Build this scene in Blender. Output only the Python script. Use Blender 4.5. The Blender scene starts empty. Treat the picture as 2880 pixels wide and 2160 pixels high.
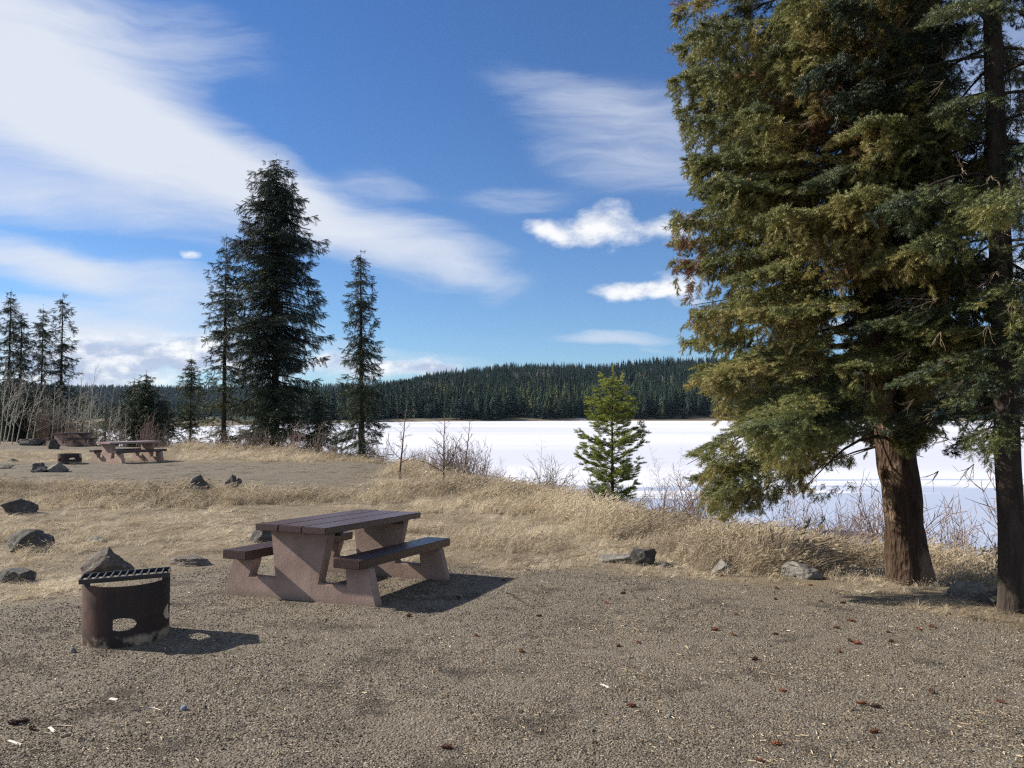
import bpy, bmesh, math, random
import numpy as np
from mathutils import Vector, Matrix, Euler

SC = bpy.context.scene
COL = SC.collection
rnd = random.Random(7)
R = np.random.default_rng(11)
rad = math.radians

# ------------------------------------------------------------------ camera
CAM_H = 1.8
FPX, PCX, PCY, HOR = 1671.0, 1106.0, 829.5, 895.0      # photo scale 2212 x 1659
PITCH = math.atan((HOR - PCY) / FPX)
cam_d = bpy.data.cameras.new('camera')
cam = bpy.data.objects.new('camera', cam_d)
COL.objects.link(cam)
cam.location = (0, 0, CAM_H)
cam.rotation_euler = (math.pi / 2 + PITCH, 0, 0)
cam_d.sensor_width = 36
cam_d.lens = 36 * FPX / 2212.0
cam_d.clip_start = 0.05
cam_d.clip_end = 20000
SC.camera = cam

# ------------------------------------------------------------------ light
SUNV = Vector((-1.58, 0.38, 1.0)).normalized()          # towards the sun
EL = math.asin(SUNV.z)
AZ = math.atan2(SUNV.x, SUNV.y)
sd = bpy.data.lights.new('sun', 'SUN')
sd.energy = 5.0
sd.angle = rad(0.5)
sd.color = (1.0, 0.94, 0.84)
sun = bpy.data.objects.new('sun', sd)
COL.objects.link(sun)
sun.rotation_euler = SUNV.to_track_quat('Z', 'Y').to_euler()

SC.view_settings.view_transform = 'Standard'
SC.view_settings.look = 'None'
SC.view_settings.exposure = 0.92
SC.view_settings.gamma = 1.0
SC.view_settings.use_curve_mapping = False
SC.cycles.max_bounces = 6
SC.cycles.transparent_max_bounces = 6
SC.cycles.use_denoising = False
SC.cycles.filter_width = 1.25
SC.cycles.sample_clamp_indirect = 4.0

# ------------------------------------------------------------------ node helpers
class NT:
    def __init__(s, tree):
        s.t = tree
        s.n = tree.nodes
        s.l = tree.links
    def new(s, typ, **kw):
        n = s.n.new(typ)
        for k, v in kw.items():
            setattr(n, k, v)
        return n
    def put(s, sock, v):
        if v is None:
            return
        if isinstance(v, bpy.types.NodeSocket):
            s.l.new(v, sock)
        else:
            sock.default_value = v
    def math(s, op, a, b=None, c=None, clamp=False):
        n = s.new('ShaderNodeMath', operation=op)
        n.use_clamp = clamp
        for i, v in enumerate((a, b, c)):
            s.put(n.inputs[i], v)
        return n.outputs[0]
    def vmath(s, op, a, b=None, sc=None):
        n = s.new('ShaderNodeVectorMath', operation=op)
        s.put(n.inputs[0], a)
        s.put(n.inputs[1], b)
        if sc is not None:
            s.put(n.inputs['Scale'], sc)
        return n.outputs['Value'] if op in ('LENGTH', 'DOT_PRODUCT') else n.outputs[0]
    def noise(s, vec, scale, detail=3, rough=0.5, col=False, dist=0.0):
        n = s.new('ShaderNodeTexNoise')
        s.put(n.inputs['Vector'], vec)
        n.inputs['Scale'].default_value = scale
        n.inputs['Detail'].default_value = detail
        n.inputs['Roughness'].default_value = rough
        n.inputs['Distortion'].default_value = dist
        return n.outputs['Color' if col else 'Fac']
    def vor(s, vec, scale, out='Distance', rnd_=1.0, feature='F1'):
        n = s.new('ShaderNodeTexVoronoi', feature=feature)
        s.put(n.inputs['Vector'], vec)
        n.inputs['Scale'].default_value = scale
        n.inputs['Randomness'].default_value = rnd_
        return n.outputs[out]
    def ramp(s, fac, stops, interp='LINEAR'):
        n = s.new('ShaderNodeValToRGB')
        n.color_ramp.interpolation = interp
        e = n.color_ramp.elements
        while len(e) < len(stops):
            e.new(0.5)
        for k, (p, c) in enumerate(stops):
            e[k].position = p
            e[k].color = (c[0], c[1], c[2], 1) if hasattr(c, '__len__') else (c, c, c, 1)
        s.put(n.inputs[0], fac)
        return n.outputs[0]
    def mrange(s, v, a, b, c=0.0, d=1.0, smooth=True):
        n = s.new('ShaderNodeMapRange')
        n.interpolation_type = 'SMOOTHSTEP' if smooth else 'LINEAR'
        s.put(n.inputs['Value'], v)
        for k, x in zip(('From Min', 'From Max', 'To Min', 'To Max'), (a, b, c, d)):
            s.put(n.inputs[k], x)
        return n.outputs[0]
    def mix(s, f, a, b, typ='MIX'):
        n = s.new('ShaderNodeMix', data_type='RGBA', blend_type=typ)
        s.put(n.inputs[0], f)
        for k, v in ((6, a), (7, b)):
            if isinstance(v, tuple) and len(v) == 3:
                v = v + (1,)
            s.put(n.inputs[k], v)
        return n.outputs[2]
    def mapping(s, vec, loc=(0, 0, 0), rot=(0, 0, 0), scale=(1, 1, 1), typ='POINT'):
        n = s.new('ShaderNodeMapping', vector_type=typ)
        s.put(n.inputs[0], vec)
        n.inputs[1].default_value = loc
        n.inputs[2].default_value = rot
        n.inputs[3].default_value = scale
        return n.outputs[0]
    def comb(s, x, y, z=0.0):
        n = s.new('ShaderNodeCombineXYZ')
        for i, v in enumerate((x, y, z)):
            s.put(n.inputs[i], v)
        return n.outputs[0]

# ------------------------------------------------------------------ sky
world = bpy.data.worlds.new('World')
SC.world = world
world.use_nodes = True
w = NT(world.node_tree)
w.n.clear()
tc = w.new('ShaderNodeTexCoord').outputs['Generated']
sky = w.new('ShaderNodeTexSky', sky_type='NISHITA')
sky.sun_disc = False
sky.sun_elevation = EL
sky.sun_rotation = AZ
sky.altitude = 1100
sky.air_density = 1.0
sky.dust_density = 0.3
sky.ozone_density = 2.2
sep = w.new('ShaderNodeSeparateXYZ')
w.l.new(tc, sep.inputs[0])
az = w.math('ARCTAN2', sep.outputs[0], sep.outputs[1])
el = w.math('ARCSINE', sep.outputs[2])
P = w.comb(az, el, 0.0)

def px2ae(x, y):
    a = math.atan((x - PCX) / FPX)
    return a, math.atan((HOR - y) / FPX * math.cos(a))

def blobs(vec, items):
    tot = None
    for (cx, cy, rx, ry, ang, wt) in items:
        a, e = px2ae(cx, cy)
        m = w.mapping(vec, (a, e, 0), (0, 0, -rad(ang)), (rx / FPX, ry / FPX, 1), 'TEXTURE')
        d = w.vmath('LENGTH', m)
        v = w.mrange(d, 1.0, 0.15, 0.0, wt)
        tot = v if tot is None else w.math('ADD', tot, v)
    return tot

def warp(vec, scale, amt, detail=3, sx=1, sy=1):
    m = w.mapping(vec, (0, 0, 0), (0, 0, 0), (sx, sy, 1))
    c = w.noise(m, scale, detail, 0.5, col=True)
    o = w.vmath('SUBTRACT', c, (0.5, 0.5, 0.5))
    return w.vmath('ADD', vec, w.vmath('SCALE', o, None, amt))

cir_items = [
    (-60, 130, 520, 300, 14, 1.25), (300, 330, 470, 170, 20, 1.1), (600, 430, 420, 110, 26, .75), (830, 520, 430, 100, 16, .8),
    (1010, 590, 170, 34, 10, .35), (200, 30, 300, 110, 5, .5), (460, 60, 200, 90, 25, .3), (1390, 290, 370, 150, 12, .62), (1180, 190, 260, 60, 10, .3),
    (1130, 425, 210, 50, 0, .4), (830, 395, 170, 45, 6, .35), (90, 440, 360, 50, 8, .45), (60, 545, 260, 42, 10, .75),
    (330, 615, 360, 60, 8, .8), (260, 690, 520, 60, 3, .9), (230, 740, 460, 55, 0, .8), (850, 765, 300, 25, 2, .5), (1320, 722, 190, 24, -2, .75),
    (2160, 250, 260, 420, 0, .6), (1400, 745, 60, 12, 0, .25)]
Pw = warp(warp(P, 2.5, 0.10, 2, 1, 2), 14, 0.02, 3, 1, 3)
cm = blobs(Pw, cir_items)
out = w.mrange(w.math('ABSOLUTE', az), 0.62, 1.1, 0.0, 0.62)
cm = w.math('ADD', cm, out)
st = w.noise(w.mapping(Pw, (0, 0, 0), (0, 0, rad(14)), (1.6, 7.0, 1)), 1.9, 7, 0.6, dist=0.5)
st2 = w.noise(w.mapping(Pw, (3, 1, 0), (0, 0, rad(8)), (4.0, 34.0, 1)), 1.6, 6, 0.65, dist=0.3)
stn = w.math('ADD', w.math('MULTIPLY', st, 0.65), w.math('MULTIPLY', st2, 0.5))
cd = w.math('ADD', cm, w.math('MULTIPLY', w.math('SUBTRACT', stn, 0.56), 1.75))
cd = w.math('MULTIPLY', cd, w.mrange(cm, 0.02, 0.25))
cirrus = w.mrange(cd, -0.25, 1.7, 0.0, 0.97)

cu_items = [
    (1240, 505, 150, 46, 6, .9), (1310, 468, 105, 60, 0, .9), (1440, 492, 150, 48, 0, .9), (1175, 498, 60, 28, 20, .7), (1350, 628, 120, 30, 2, .85),
    (1480, 622, 100, 56, 20, .95), (1400, 625, 120, 26, 0, .7), (290, 775, 270, 66, 0, 1.3), (430, 760, 150, 55, 0, 1.2), (180, 790, 130, 60, 0, 1.1), (735, 785, 130, 46, 0, 1.2),
    (880, 792, 160, 38, 0, 1.15), (960, 800, 90, 20, 0, .7), (240, 835, 240, 34, 0, .8), (405, 551, 32, 13, 10, .8), (2150, 600, 140, 90, 0, .9),
    (2190, 420, 110, 60, 0, .8), (1900, 700, 200, 40, 0, .8), (550, 800, 150, 40, 0, .8), (20, 800, 150, 60, 0, .8)]
Pc = warp(warp(P, 18, 0.028, 2, 1, 1.6), 60, 0.010, 4, 1, 1.3)
um = blobs(Pc, cu_items)
band = w.math('MULTIPLY', w.mrange(w.math('ABSOLUTE', az), 0.6, 0.9), w.mrange(el, 0.30, 0.03, 0.0, 0.75))
um = w.math('ADD', um, band)
pn = w.noise(w.mapping(P, (1, 2, 0), (0, 0, 0), (1, 1.7, 1)), 26, 6, 0.6)
pn0 = w.noise(w.mapping(P, (1, 2.035, 0), (0, 0, 0), (1, 1.7, 1)), 26, 6, 0.6)
ud = w.math('ADD', um, w.math('MULTIPLY', w.math('SUBTRACT', pn, 0.5), 1.9))
ud = w.math('MULTIPLY', ud, w.mrange(um, 0.05, 0.3))
cumulus = w.mrange(ud, 0.0, 1.5, 0.0, 0.95)
lowel = w.mrange(el, 0.16, 0.05)
relief = w.math('ADD', w.math('MULTIPLY', w.math('SUBTRACT', pn0, pn), 2.2), w.math('MULTIPLY', w.mrange(ud, 0.5, 1.3), w.math('MULTIPLY', lowel, 0.5)))
shade = w.mrange(relief, -0.1, 0.75)
ccol = w.mix(shade, (1.12, 1.12, 1.12), (0.52, 0.60, 0.80))
hz = w.mrange(el, 0.0, 0.55)
# the blue of the clear air, a little deeper than the raw sky model gives
grade = w.mix(hz, (0.66, 0.88, 1.12), (0.32, 0.74, 1.20))
skc = w.mix(1.0, sky.outputs[0], grade, 'MULTIPLY')
bg = w.new('ShaderNodeBackground')
w.l.new(skc, bg.inputs[0])
bg.inputs[1].default_value = 0.060
bgc = w.new('ShaderNodeBackground')
w.l.new(w.mix(cumulus, (0.83, 0.88, 0.98), ccol), bgc.inputs[0])
bgc.inputs[1].default_value = 0.49
ms = w.new('ShaderNodeMixShader')
allc = w.math('MAXIMUM', cirrus, cumulus)
w.l.new(allc, ms.inputs[0])
w.l.new(bg.outputs[0], ms.inputs[1])
w.l.new(bgc.outputs[0], ms.inputs[2])
wo = w.new('ShaderNodeOutputWorld')
w.l.new(ms.outputs[0], wo.inputs[0])

# ------------------------------------------------------------------ materials
def mat(name, fn=None, base=(0.5, 0.5, 0.5), rough=0.8, spec=0.3):
    m = bpy.data.materials.new(name)
    m.use_nodes = True
    t = NT(m.node_tree)
    b = t.n['Principled BSDF']
    b.inputs['Base Color'].default_value = (*base, 1)
    b.inputs['Roughness'].default_value = rough
    b.inputs['Specular IOR Level'].default_value = spec
    if fn:
        fn(t, b)
    return m

def bump(t, b, h, strength=0.5, dist=0.01, prev=None):
    n = t.new('ShaderNodeBump')
    n.inputs['Strength'].default_value = strength
    n.inputs['Distance'].default_value = dist
    t.put(n.inputs['Height'], h)
    if prev is not None:
        t.l.new(prev, n.inputs['Normal'])
    t.l.new(n.outputs[0], b.inputs['Normal'])
    return n.outputs[0]

def obj_co(t):
    return t.new('ShaderNodeTexCoord').outputs['Object']

def geo_co(t):
    return t.new('ShaderNodeNewGeometry').outputs['Position']

def ramp_mat(name, stops, rough=0.7, spec=0.2, transl=0.0, attr='tint', jitter=0.0):
    def f(t, b):
        a = t.new('ShaderNodeAttribute', attribute_type='INSTANCER', attribute_name=attr)
        fac = a.outputs['Fac']
        if jitter:
            n = t.noise(obj_co(t), 7.0, 2)
            fac = t.math('ADD', fac, t.math('MULTIPLY', t.math('SUBTRACT', n, 0.5), jitter))
        c = t.ramp(fac, stops)
        t.l.new(c, b.inputs['Base Color'])
        if transl:
            tr = t.new('ShaderNodeBsdfTranslucent')
            t.l.new(c, tr.inputs[0])
            mx = t.new('ShaderNodeMixShader')
            mx.inputs[0].default_value = transl
            t.l.new(b.outputs[0], mx.inputs[1])
            t.l.new(tr.outputs[0], mx.inputs[2])
            t.l.new(mx.outputs[0], t.n['Material Output'].inputs[0])
    return mat(name, f, rough=rough, spec=spec)

# ------------------------------------------------------------------ value noise
def _h(i, j, k):
    n = (i * 374761393 + j * 668265263 + k * 2147483647 + 1013904223) & 0xFFFFFFFF
    n = ((n ^ (n >> 13)) * 1274126177) & 0xFFFFFFFF
    return ((n ^ (n >> 16)) & 0xFFFF) / 65535.0

def vnoise(x, y, z=0.0, seed=0):
    x, y, z = np.broadcast_arrays(np.asarray(x, float), np.asarray(y, float), np.asarray(z, float))
    xi, yi, zi = np.floor(x).astype(np.int64), np.floor(y).astype(np.int64), np.floor(z).astype(np.int64)
    fx, fy, fz = x - xi, y - yi, z - zi
    fx, fy, fz = (f * f * (3 - 2 * f) for f in (fx, fy, fz))
    zi = zi + seed * 57
    r = 0
    for a in (0, 1):
        for b in (0, 1):
            for c in (0, 1):
                wt = (fx if a else 1 - fx) * (fy if b else 1 - fy) * (fz if c else 1 - fz)
                r = r + wt * _h(xi + a, yi + b, zi + c)
    return r * 2 - 1

def fbm(x, y, z=0.0, o=3, seed=0):
    r, a, t = 0, 1.0, 0
    for i in range(o):
        r = r + a * vnoise(np.asarray(x) * 2 ** i, np.asarray(y) * 2 ** i, np.asarray(z) * 2 ** i, seed + i)
        t += a
        a *= .5
    return r / t

def sst(a, b, x):
    t = np.clip((np.asarray(x, float) - a) / (b - a), 0, 1)
    return t * t * (3 - 2 * t)

# ------------------------------------------------------------------ terrain
LAKE_Z = -3.2
crest = np.array([(80, -60), (40, -14), (20, 4), (12, 8.3), (7.8, 10.0), (5.5, 11.2), (3.7, 12.4), (2.7, 15), (1.0, 18.3), (-1.4, 22), (-4.9, 28.5),
                  (-10.7, 35), (-15, 38.5), (-21, 42), (-30, 50), (-48, 75), (-75, 120), (-110, 190)], float)
nrm = np.zeros_like(crest)
for i in range(len(crest)):
    a = crest[max(i - 1, 0)]
    b = crest[min(i + 1, len(crest) - 1)]
    d = (b - a) / np.linalg.norm(b - a)
    nrm[i] = (d[1], -d[0])
shore = crest + nrm * 8.0
far_shore = np.array([(-147, 268), (-126, 298), (-125, 380), (-82, 490), (-55, 545), (0, 575), (60, 600), (170, 600), (300, 590), (420, 520),
                      (600, 420), (800, 260), (900, 60), (700, -150), (300, -200)], float)
LAKE = np.vstack([shore, far_shore])

def lake_sd(x, y):
    """positive on land, negative on the lake"""
    x, y = np.asarray(x, float), np.asarray(y, float)
    best = np.full(x.shape, 1e18)
    inside = np.zeros(x.shape, bool)
    n = len(LAKE)
    for i in range(n):
        ax, ay = LAKE[i]
        bx, by = LAKE[(i + 1) % n]
        dx, dy = bx - ax, by - ay
        t = np.clip(((x - ax) * dx + (y - ay) * dy) / (dx * dx + dy * dy), 0, 1)
        d = (x - ax - t * dx) ** 2 + (y - ay - t * dy) ** 2
        best = np.minimum(best, d)
        c = ((ay > y) != (by > y)) & (x < (bx - ax) * (y - ay) / (by - ay + 1e-12) + ax)
        inside ^= c
    d = np.sqrt(best)
    return np.where(inside, -d, d)

hp = [-3000, -600, 150, 560, 700, 760, 820, 860, 900, 950, 1000, 1100, 1300, 1550, 2300, 3600, 6000]
hA = [0, 0, 0, 1, 10, 16, 24, 36, 46, 54, 60, 67, 69, 74, 82, 60, 20]
hB = [70, 78, 76, 80, 80, 78, 76, 70, 60, 60, 60, 60, 60, 60, 60, 60, 60]

def height(x, y):
    x, y = np.asarray(x, float), np.asarray(y, float)
    r = np.hypot(x, y)
    L = -0.038 * np.clip(y - 7, 0, 4)
    L = L + 0.05 * fbm(x / 5, y / 5, 0, 2, 3) * sst(7, 13, r) + 0.012 * fbm(x * 1.3, y * 1.3, 0, 3, 5) * (1 + 1.5 * sst(9, 11, r))
    # the upper pad of the next campsite, ending in a low bank that faces the camera
    yb = 16.8 + 1.0 * fbm(x / 3.0, x * 0 + 3, 0, 2, 9) + 0.35 * np.clip(x + 7, 0, 10)
    terr = sst(0, 2.6, y - yb) * sst(-1.5, -5.0, x)
    L = L + 0.27 * terr
    ang = np.arctan2(x, np.maximum(y, 1e-3) if False else y)
    p = PCX + FPX * np.tan(np.clip(ang, -1.25, 1.25))
    far = -1.6 + 1.2 * fbm(x / 60, y / 60, 0, 3, 12)
    far = far + np.interp(p, hp, hA) * np.clip((r - 600) / 700, 0, 1) ** 0.9 * np.where(y > 0, 1, sst(-800, 0, y))
    far = far + np.interp(p, hp, hB) * sst(1500, 3000, r)
    far = far + 3.0 * fbm(x / 120, y / 120, 0, 3, 4) * sst(650, 1200, r)
    L = L + (far - L) * sst(60, 150, r)
    s = lake_sd(x, y)
    slope = np.where(r < 150, 0.40, 0.22)
    B = LAKE_Z + slope * s + 0.25 * fbm(x / 3, y / 3, 0, 2, 8) * sst(0, 3, s) * (r < 150)
    B = np.where(s < 0, LAKE_Z - np.minimum(-s * 0.1, 1.0) - 0.02, B)
    k = 0.35
    h = np.clip(0.5 + 0.5 * (B - L) / k, 0, 1)
    return B + (L - B) * h - k * h * (1 - h)

def gz(x, y):
    return float(height(np.array([x]), np.array([y]))[0])

def ray(px, py):
    dx, dz = (px - PCX) / FPX, -(py - PCY) / FPX
    c, s = math.cos(PITCH), math.sin(PITCH)
    return np.array([dx, c - dz * s, s + dz * c])

def at(px, py, z=None):
    """the point of the ground (or of the level z) seen at a photo pixel, 2212 px scale"""
    d = ray(px, py)
    if z is not None:
        t = (z - CAM_H) / d[2]
        return Vector((d[0] * t, d[1] * t, z))
    ts = np.geomspace(2, 900, 1500)
    X, Y, Z = d[0] * ts, d[1] * ts, CAM_H + d[2] * ts
    hh = height(X, Y)
    k = np.argmax(Z < hh)
    if k == 0:
        k = len(ts) - 1
    t = ts[k - 1] + (ts[k] - ts[k - 1]) * (Z[k - 1] - hh[k - 1]) / max(1e-9, (Z[k - 1] - hh[k - 1]) + (hh[k] - Z[k]))
    return Vector((d[0] * t, d[1] * t, gz(d[0] * t, d[1] * t)))

gb_px = [(-900, 1330), (-300, 1305), (0, 1300), (180, 1278), (330, 1235), (450, 1218), (700, 1206), (1000, 1213), (1300, 1222), (1450, 1238),
         (1700, 1255), (1900, 1296), (2050, 1330), (2212, 1370), (2600, 1450)]
gb = np.array([[at(a, b, 0.0).x, at(a, b, 0.0).y] for a, b in gb_px])

def gravel(x, y):
    x, y = np.asarray(x, float), np.asarray(y, float)
    e = np.interp(x, gb[:, 0], gb[:, 1])
    n = fbm(x / 0.9, y / 0.9, 0, 3, 21)
    g = sst(0.35, -0.35, y - e + n * 0.6)
    pad = sst(19.0, 20.2, y + 0.25 * np.clip(x + 9, 0, 9)) * sst(27.5, 26.2, y + n) * sst(-3.0, -5.5, x + n) * sst(-26, -24, x)
    pad2 = sst(36.5, 38, y) * sst(45, 43, y + n) * sst(-16.5, -18, x) * sst(-30, -28, x)
    return np.maximum(g, np.maximum(pad, pad2))

gx = np.concatenate([-np.geomspace(5200, 27, 90)[:-1], np.linspace(-27, 13, 250), np.geomspace(13, 5200, 100)[1:]])
gy = np.concatenate([-np.geomspace(1500, 4, 40)[:-1], np.linspace(-4, 48, 300), np.geomspace(48, 5200, 130)[1:]])
XX, YY = np.meshgrid(gx, gy, indexing='ij')
ZZ = height(XX, YY)
def grid_mesh(name, X, Y, Z):
    n, m = X.shape
    me = bpy.data.meshes.new(name)
    co = np.stack([X, Y, Z], -1).reshape(-1, 3).astype(np.float32)
    me.vertices.add(n * m)
    me.vertices.foreach_set('co', co.ravel())
    i = np.arange(n * m).reshape(n, m)
    q = np.stack([i[:-1, :-1], i[1:, :-1], i[1:, 1:], i[:-1, 1:]], -1).reshape(-1, 4)
    me.loops.add(q.size)
    me.loops.foreach_set('vertex_index', q.ravel().astype(np.int32))
    me.polygons.add(len(q))
    me.polygons.foreach_set('loop_start', (np.arange(len(q)) * 4).astype(np.int32))
    me.update(calc_edges=True)
    me.polygons.foreach_set('use_smooth', np.ones(len(q), bool))
    me.validate()
    return me

def add_attr(me, name, data, typ='FLOAT'):
    a = me.attributes.new(name, typ, 'POINT')
    a.data.foreach_set('vector' if typ == 'FLOAT_VECTOR' else 'value', np.ascontiguousarray(data).ravel().astype(np.int32 if typ == 'INT' else np.float32))

gm = grid_mesh('ground', XX, YY, ZZ)
SDL = lake_sd(XX, YY)
RR = np.hypot(XX, YY)
add_attr(gm, 'gravel', gravel(XX, YY) * (RR < 60))
fz = sst(0, 25, SDL + 14 * fbm(XX / 40, YY / 40, 0, 2, 31)) * sst(120, 240, RR)
PPX = PCX + FPX * np.tan(np.clip(np.arctan2(XX, YY), -1.25, 1.25))
fieldz = sst(560, 400, PPX) * sst(900, 500, RR) * sst(200, 260, RR)
add_attr(gm, 'forest', np.clip(fz - fieldz, 0, 1))
add_attr(gm, 'wet', sst(1.2, 0.2, SDL) * (RR < 200))

def f_ground(t, b):
    co = geo_co(t)
    g = t.new('ShaderNodeAttribute', attribute_name='gravel').outputs['Fac']
    fo = t.new('ShaderNodeAttribute', attribute_name='forest').outputs['Fac']
    big = t.noise(co, 0.9, 4, 0.6)
    mid = t.noise(co, 7, 5, 0.65)
    fine = t.noise(co, 60, 4, 0.7)
    v1 = t.vor(co, 70, 'Color')
    v1d = t.vor(co, 70, 'Distance')
    v2 = t.vor(co, 160, 'Color')
    sepc = t.new('ShaderNodeSeparateColor')
    t.l.new(v1, sepc.inputs[0])
    sepd = t.new('ShaderNodeSeparateColor')
    t.l.new(v2, sepd.inputs[0])
    gc = t.ramp(mid, [(0.25, (0.060, 0.047, 0.034)), (0.5, (0.138, 0.112, 0.081)), (0.75, (0.22, 0.182, 0.134))])
    gc = t.mix(t.mrange(sepc.outputs[0], 0.50, 0.85), gc, t.ramp(sepd.outputs[1], [(0, (0.10, 0.086, 0.068)), (0.6, (0.20, 0.175, 0.135)), (1, (0.42, 0.38, 0.31))]))
    gc = t.mix(t.mrange(sepd.outputs[0], 0.40, 0.0, 0, 0.6), gc, (0.045, 0.036, 0.028))
    gc = t.mix(t.mrange(big, 0.40, 0.62, 0.0, 0.5), gc, (0.165, 0.138, 0.105))
    gc = t.mix(t.mrange(t.noise(co, 1.7, 5, 0.7), 0.52, 0.66, 0.0, 0.7), gc, (0.040, 0.033, 0.026))
    straw = t.ramp(fine, [(0.2, (0.075, 0.058, 0.040)), (0.5, (0.17, 0.135, 0.092)), (0.8, (0.42, 0.35, 0.25))])
    straw = t.mix(t.mrange(mid, 0.4, 0.7, 0, 0.5), straw, (0.19, 0.15, 0.095))
    c = t.mix(g, straw, gc)
    ff = t.noise(co, 0.05, 4, 0.6)
    forest = t.ramp(ff, [(0.3, (0.016, 0.026, 0.016)), (0.7, (0.032, 0.042, 0.025))])
    c = t.mix(fo, c, forest)
    t.l.new(c, b.inputs['Base Color'])
    hgt = t.math('ADD', t.math('MULTIPLY', t.math('SUBTRACT', 0.5, v1d), 0.6), t.math('ADD', t.math('MULTIPLY', fine, 0.6), t.math('MULTIPLY', mid, 1.4)))
    bump(t, b, hgt, 1.0, 0.015)
M_ground = mat('ground', f_ground, rough=0.95, spec=0.15)
ground = bpy.data.objects.new('ground', gm)
gm.materials.append(M_ground)
COL.objects.link(ground)
ground['kind'] = 'structure'

# ------------------------------------------------------------------ mesh builder
class MB:
    def __init__(s):
        s.v, s.f, s.sm = [], [], []
        s.n = 0
    def add(s, v, f, smooth=False):
        v = np.asarray(v, float).reshape(-1, 3)
        s.v.append(v)
        for q in f:
            s.f.append(tuple(int(i) + s.n for i in q))
            s.sm.append(smooth)
        s.n += len(v)
    def tube(s, pts, rads, sides=5, cap=True, wob=0.0, seed=0):
        pts = np.asarray(pts, float)
        n = len(pts)
        rads = np.broadcast_to(np.asarray(rads, float), (n,))
        tg = np.gradient(pts, axis=0)
        tg /= np.linalg.norm(tg, axis=1)[:, None] + 1e-12
        ref = np.where(np.abs(tg[:, 2:3]) > 0.9, np.array([[1., 0, 0]]), np.array([[0, 0, 1.]]))
        a = np.cross(tg, ref)
        a /= np.linalg.norm(a, axis=1)[:, None] + 1e-12
        b = np.cross(tg, a)
        th = np.arange(sides) * 2 * math.pi / sides
        rr = rads[:, None] * np.ones(sides)
        if wob:
            rr = rr * (1 + wob * fbm(np.cos(th)[None] * 2.2 + seed, np.sin(th)[None] * 2.2, pts[:, 2:3] * 3.0, 3, seed))
        v = pts[:, None] + rr[..., None] * (a[:, None] * np.cos(th)[None, :, None] + b[:, None] * np.sin(th)[None, :, None])
        f = []
        for i in range(n - 1):
            for j in range(sides):
                k = (j + 1) % sides
                f.append((i * sides + j, i * sides + k, (i + 1) * sides + k, (i + 1) * sides + j))
        if cap:
            f.append(tuple(range(sides)))
            f.append(tuple((n - 1) * sides + j for j in range(sides))[::-1])
        s.add(v.reshape(-1, 3), f, True)
    def box(s, c, size, rot=None):
        v = np.array([(x, y, z) for x in (-.5, .5) for y in (-.5, .5) for z in (-.5, .5)]) * np.array(size)
        if rot is not None:
            v = v @ np.array(Euler(rot).to_matrix()).T
        s.add(v + np.array(c), [(0, 1, 3, 2), (4, 6, 7, 5), (0, 4, 5, 1), (2, 3, 7, 6), (0, 2, 6, 4), (1, 5, 7, 3)])
    def build(s, name, m, parent=None, loc=(0, 0, 0), link=True):
        me = bpy.data.meshes.new(name)
        me.from_pydata(np.concatenate(s.v).tolist(), [], s.f)
        me.polygons.foreach_set('use_smooth', s.sm)
        me.materials.append(m)
        o = bpy.data.objects.new(name, me)
        if link:
            COL.objects.link(o)
        o.location = loc
        if parent:
            o.parent = parent
        return o

def tag(o, label, cat, group=None, kind=None):
    o['label'] = label
    o['category'] = cat
    if group:
        o['group'] = group
    if kind:
        o['kind'] = kind
    return o

def empty(name, loc=(0, 0, 0), rz=0):
    o = bpy.data.objects.new(name, None)
    o.empty_display_size = 0.2
    COL.objects.link(o)
    o.location = loc
    o.rotation_euler = (0, 0, rz)
    return o

def copy_thing(o, loc, rz=0, scale=1.0):
    c = o.copy()
    COL.objects.link(c)
    c.location = loc
    c.rotation_euler = (0, 0, rz)
    c.scale = (scale,) * 3 if not hasattr(scale, '__len__') else scale
    for ch in list(o.children):
        d = ch.copy()
        COL.objects.link(d)
        d.parent = c
        for g in list(ch.children):
            e = g.copy()
            COL.objects.link(e)
            e.parent = d
    return c

# ------------------------------------------------------------------ scatter (geometry nodes)
def source(name, builders, m):
    c = bpy.data.collections.new(name)
    for i, b in enumerate(builders):
        o = b.build('%s_%02d' % (name, i), m, link=False)
        c.objects.link(o)
    return c

_ng = {}
def scatter_group(col):
    if col.name in _ng:
        return _ng[col.name]
    g = bpy.data.node_groups.new('scatter_' + col.name, 'GeometryNodeTree')
    g.interface.new_socket('Geometry', in_out='INPUT', socket_type='NodeSocketGeometry')
    g.interface.new_socket('Geometry', in_out='OUTPUT', socket_type='NodeSocketGeometry')
    gi, go = g.nodes.new('NodeGroupInput'), g.nodes.new('NodeGroupOutput')
    iop = g.nodes.new('GeometryNodeInstanceOnPoints')
    ci = g.nodes.new('GeometryNodeCollectionInfo')
    ci.inputs['Collection'].default_value = col
    ci.inputs['Separate Children'].default_value = True
    ci.inputs['Reset Children'].default_value = True
    def na(nm, typ):
        n = g.nodes.new('GeometryNodeInputNamedAttribute')
        n.data_type = typ
        n.inputs['Name'].default_value = nm
        return n.outputs['Attribute']
    e2r = g.nodes.new('FunctionNodeEulerToRotation')
    g.links.new(na('rot', 'FLOAT_VECTOR'), e2r.inputs[0])
    g.links.new(gi.outputs[0], iop.inputs['Points'])
    g.links.new(ci.outputs[0], iop.inputs['Instance'])
    iop.inputs['Pick Instance'].default_value = True
    g.links.new(na('idx', 'INT'), iop.inputs['Instance Index'])
    g.links.new(e2r.outputs[0], iop.inputs['Rotation'])
    g.links.new(na('scl', 'FLOAT_VECTOR'), iop.inputs['Scale'])
    g.links.new(iop.outputs[0], go.inputs[0])
    _ng[col.name] = g
    return g

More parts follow.
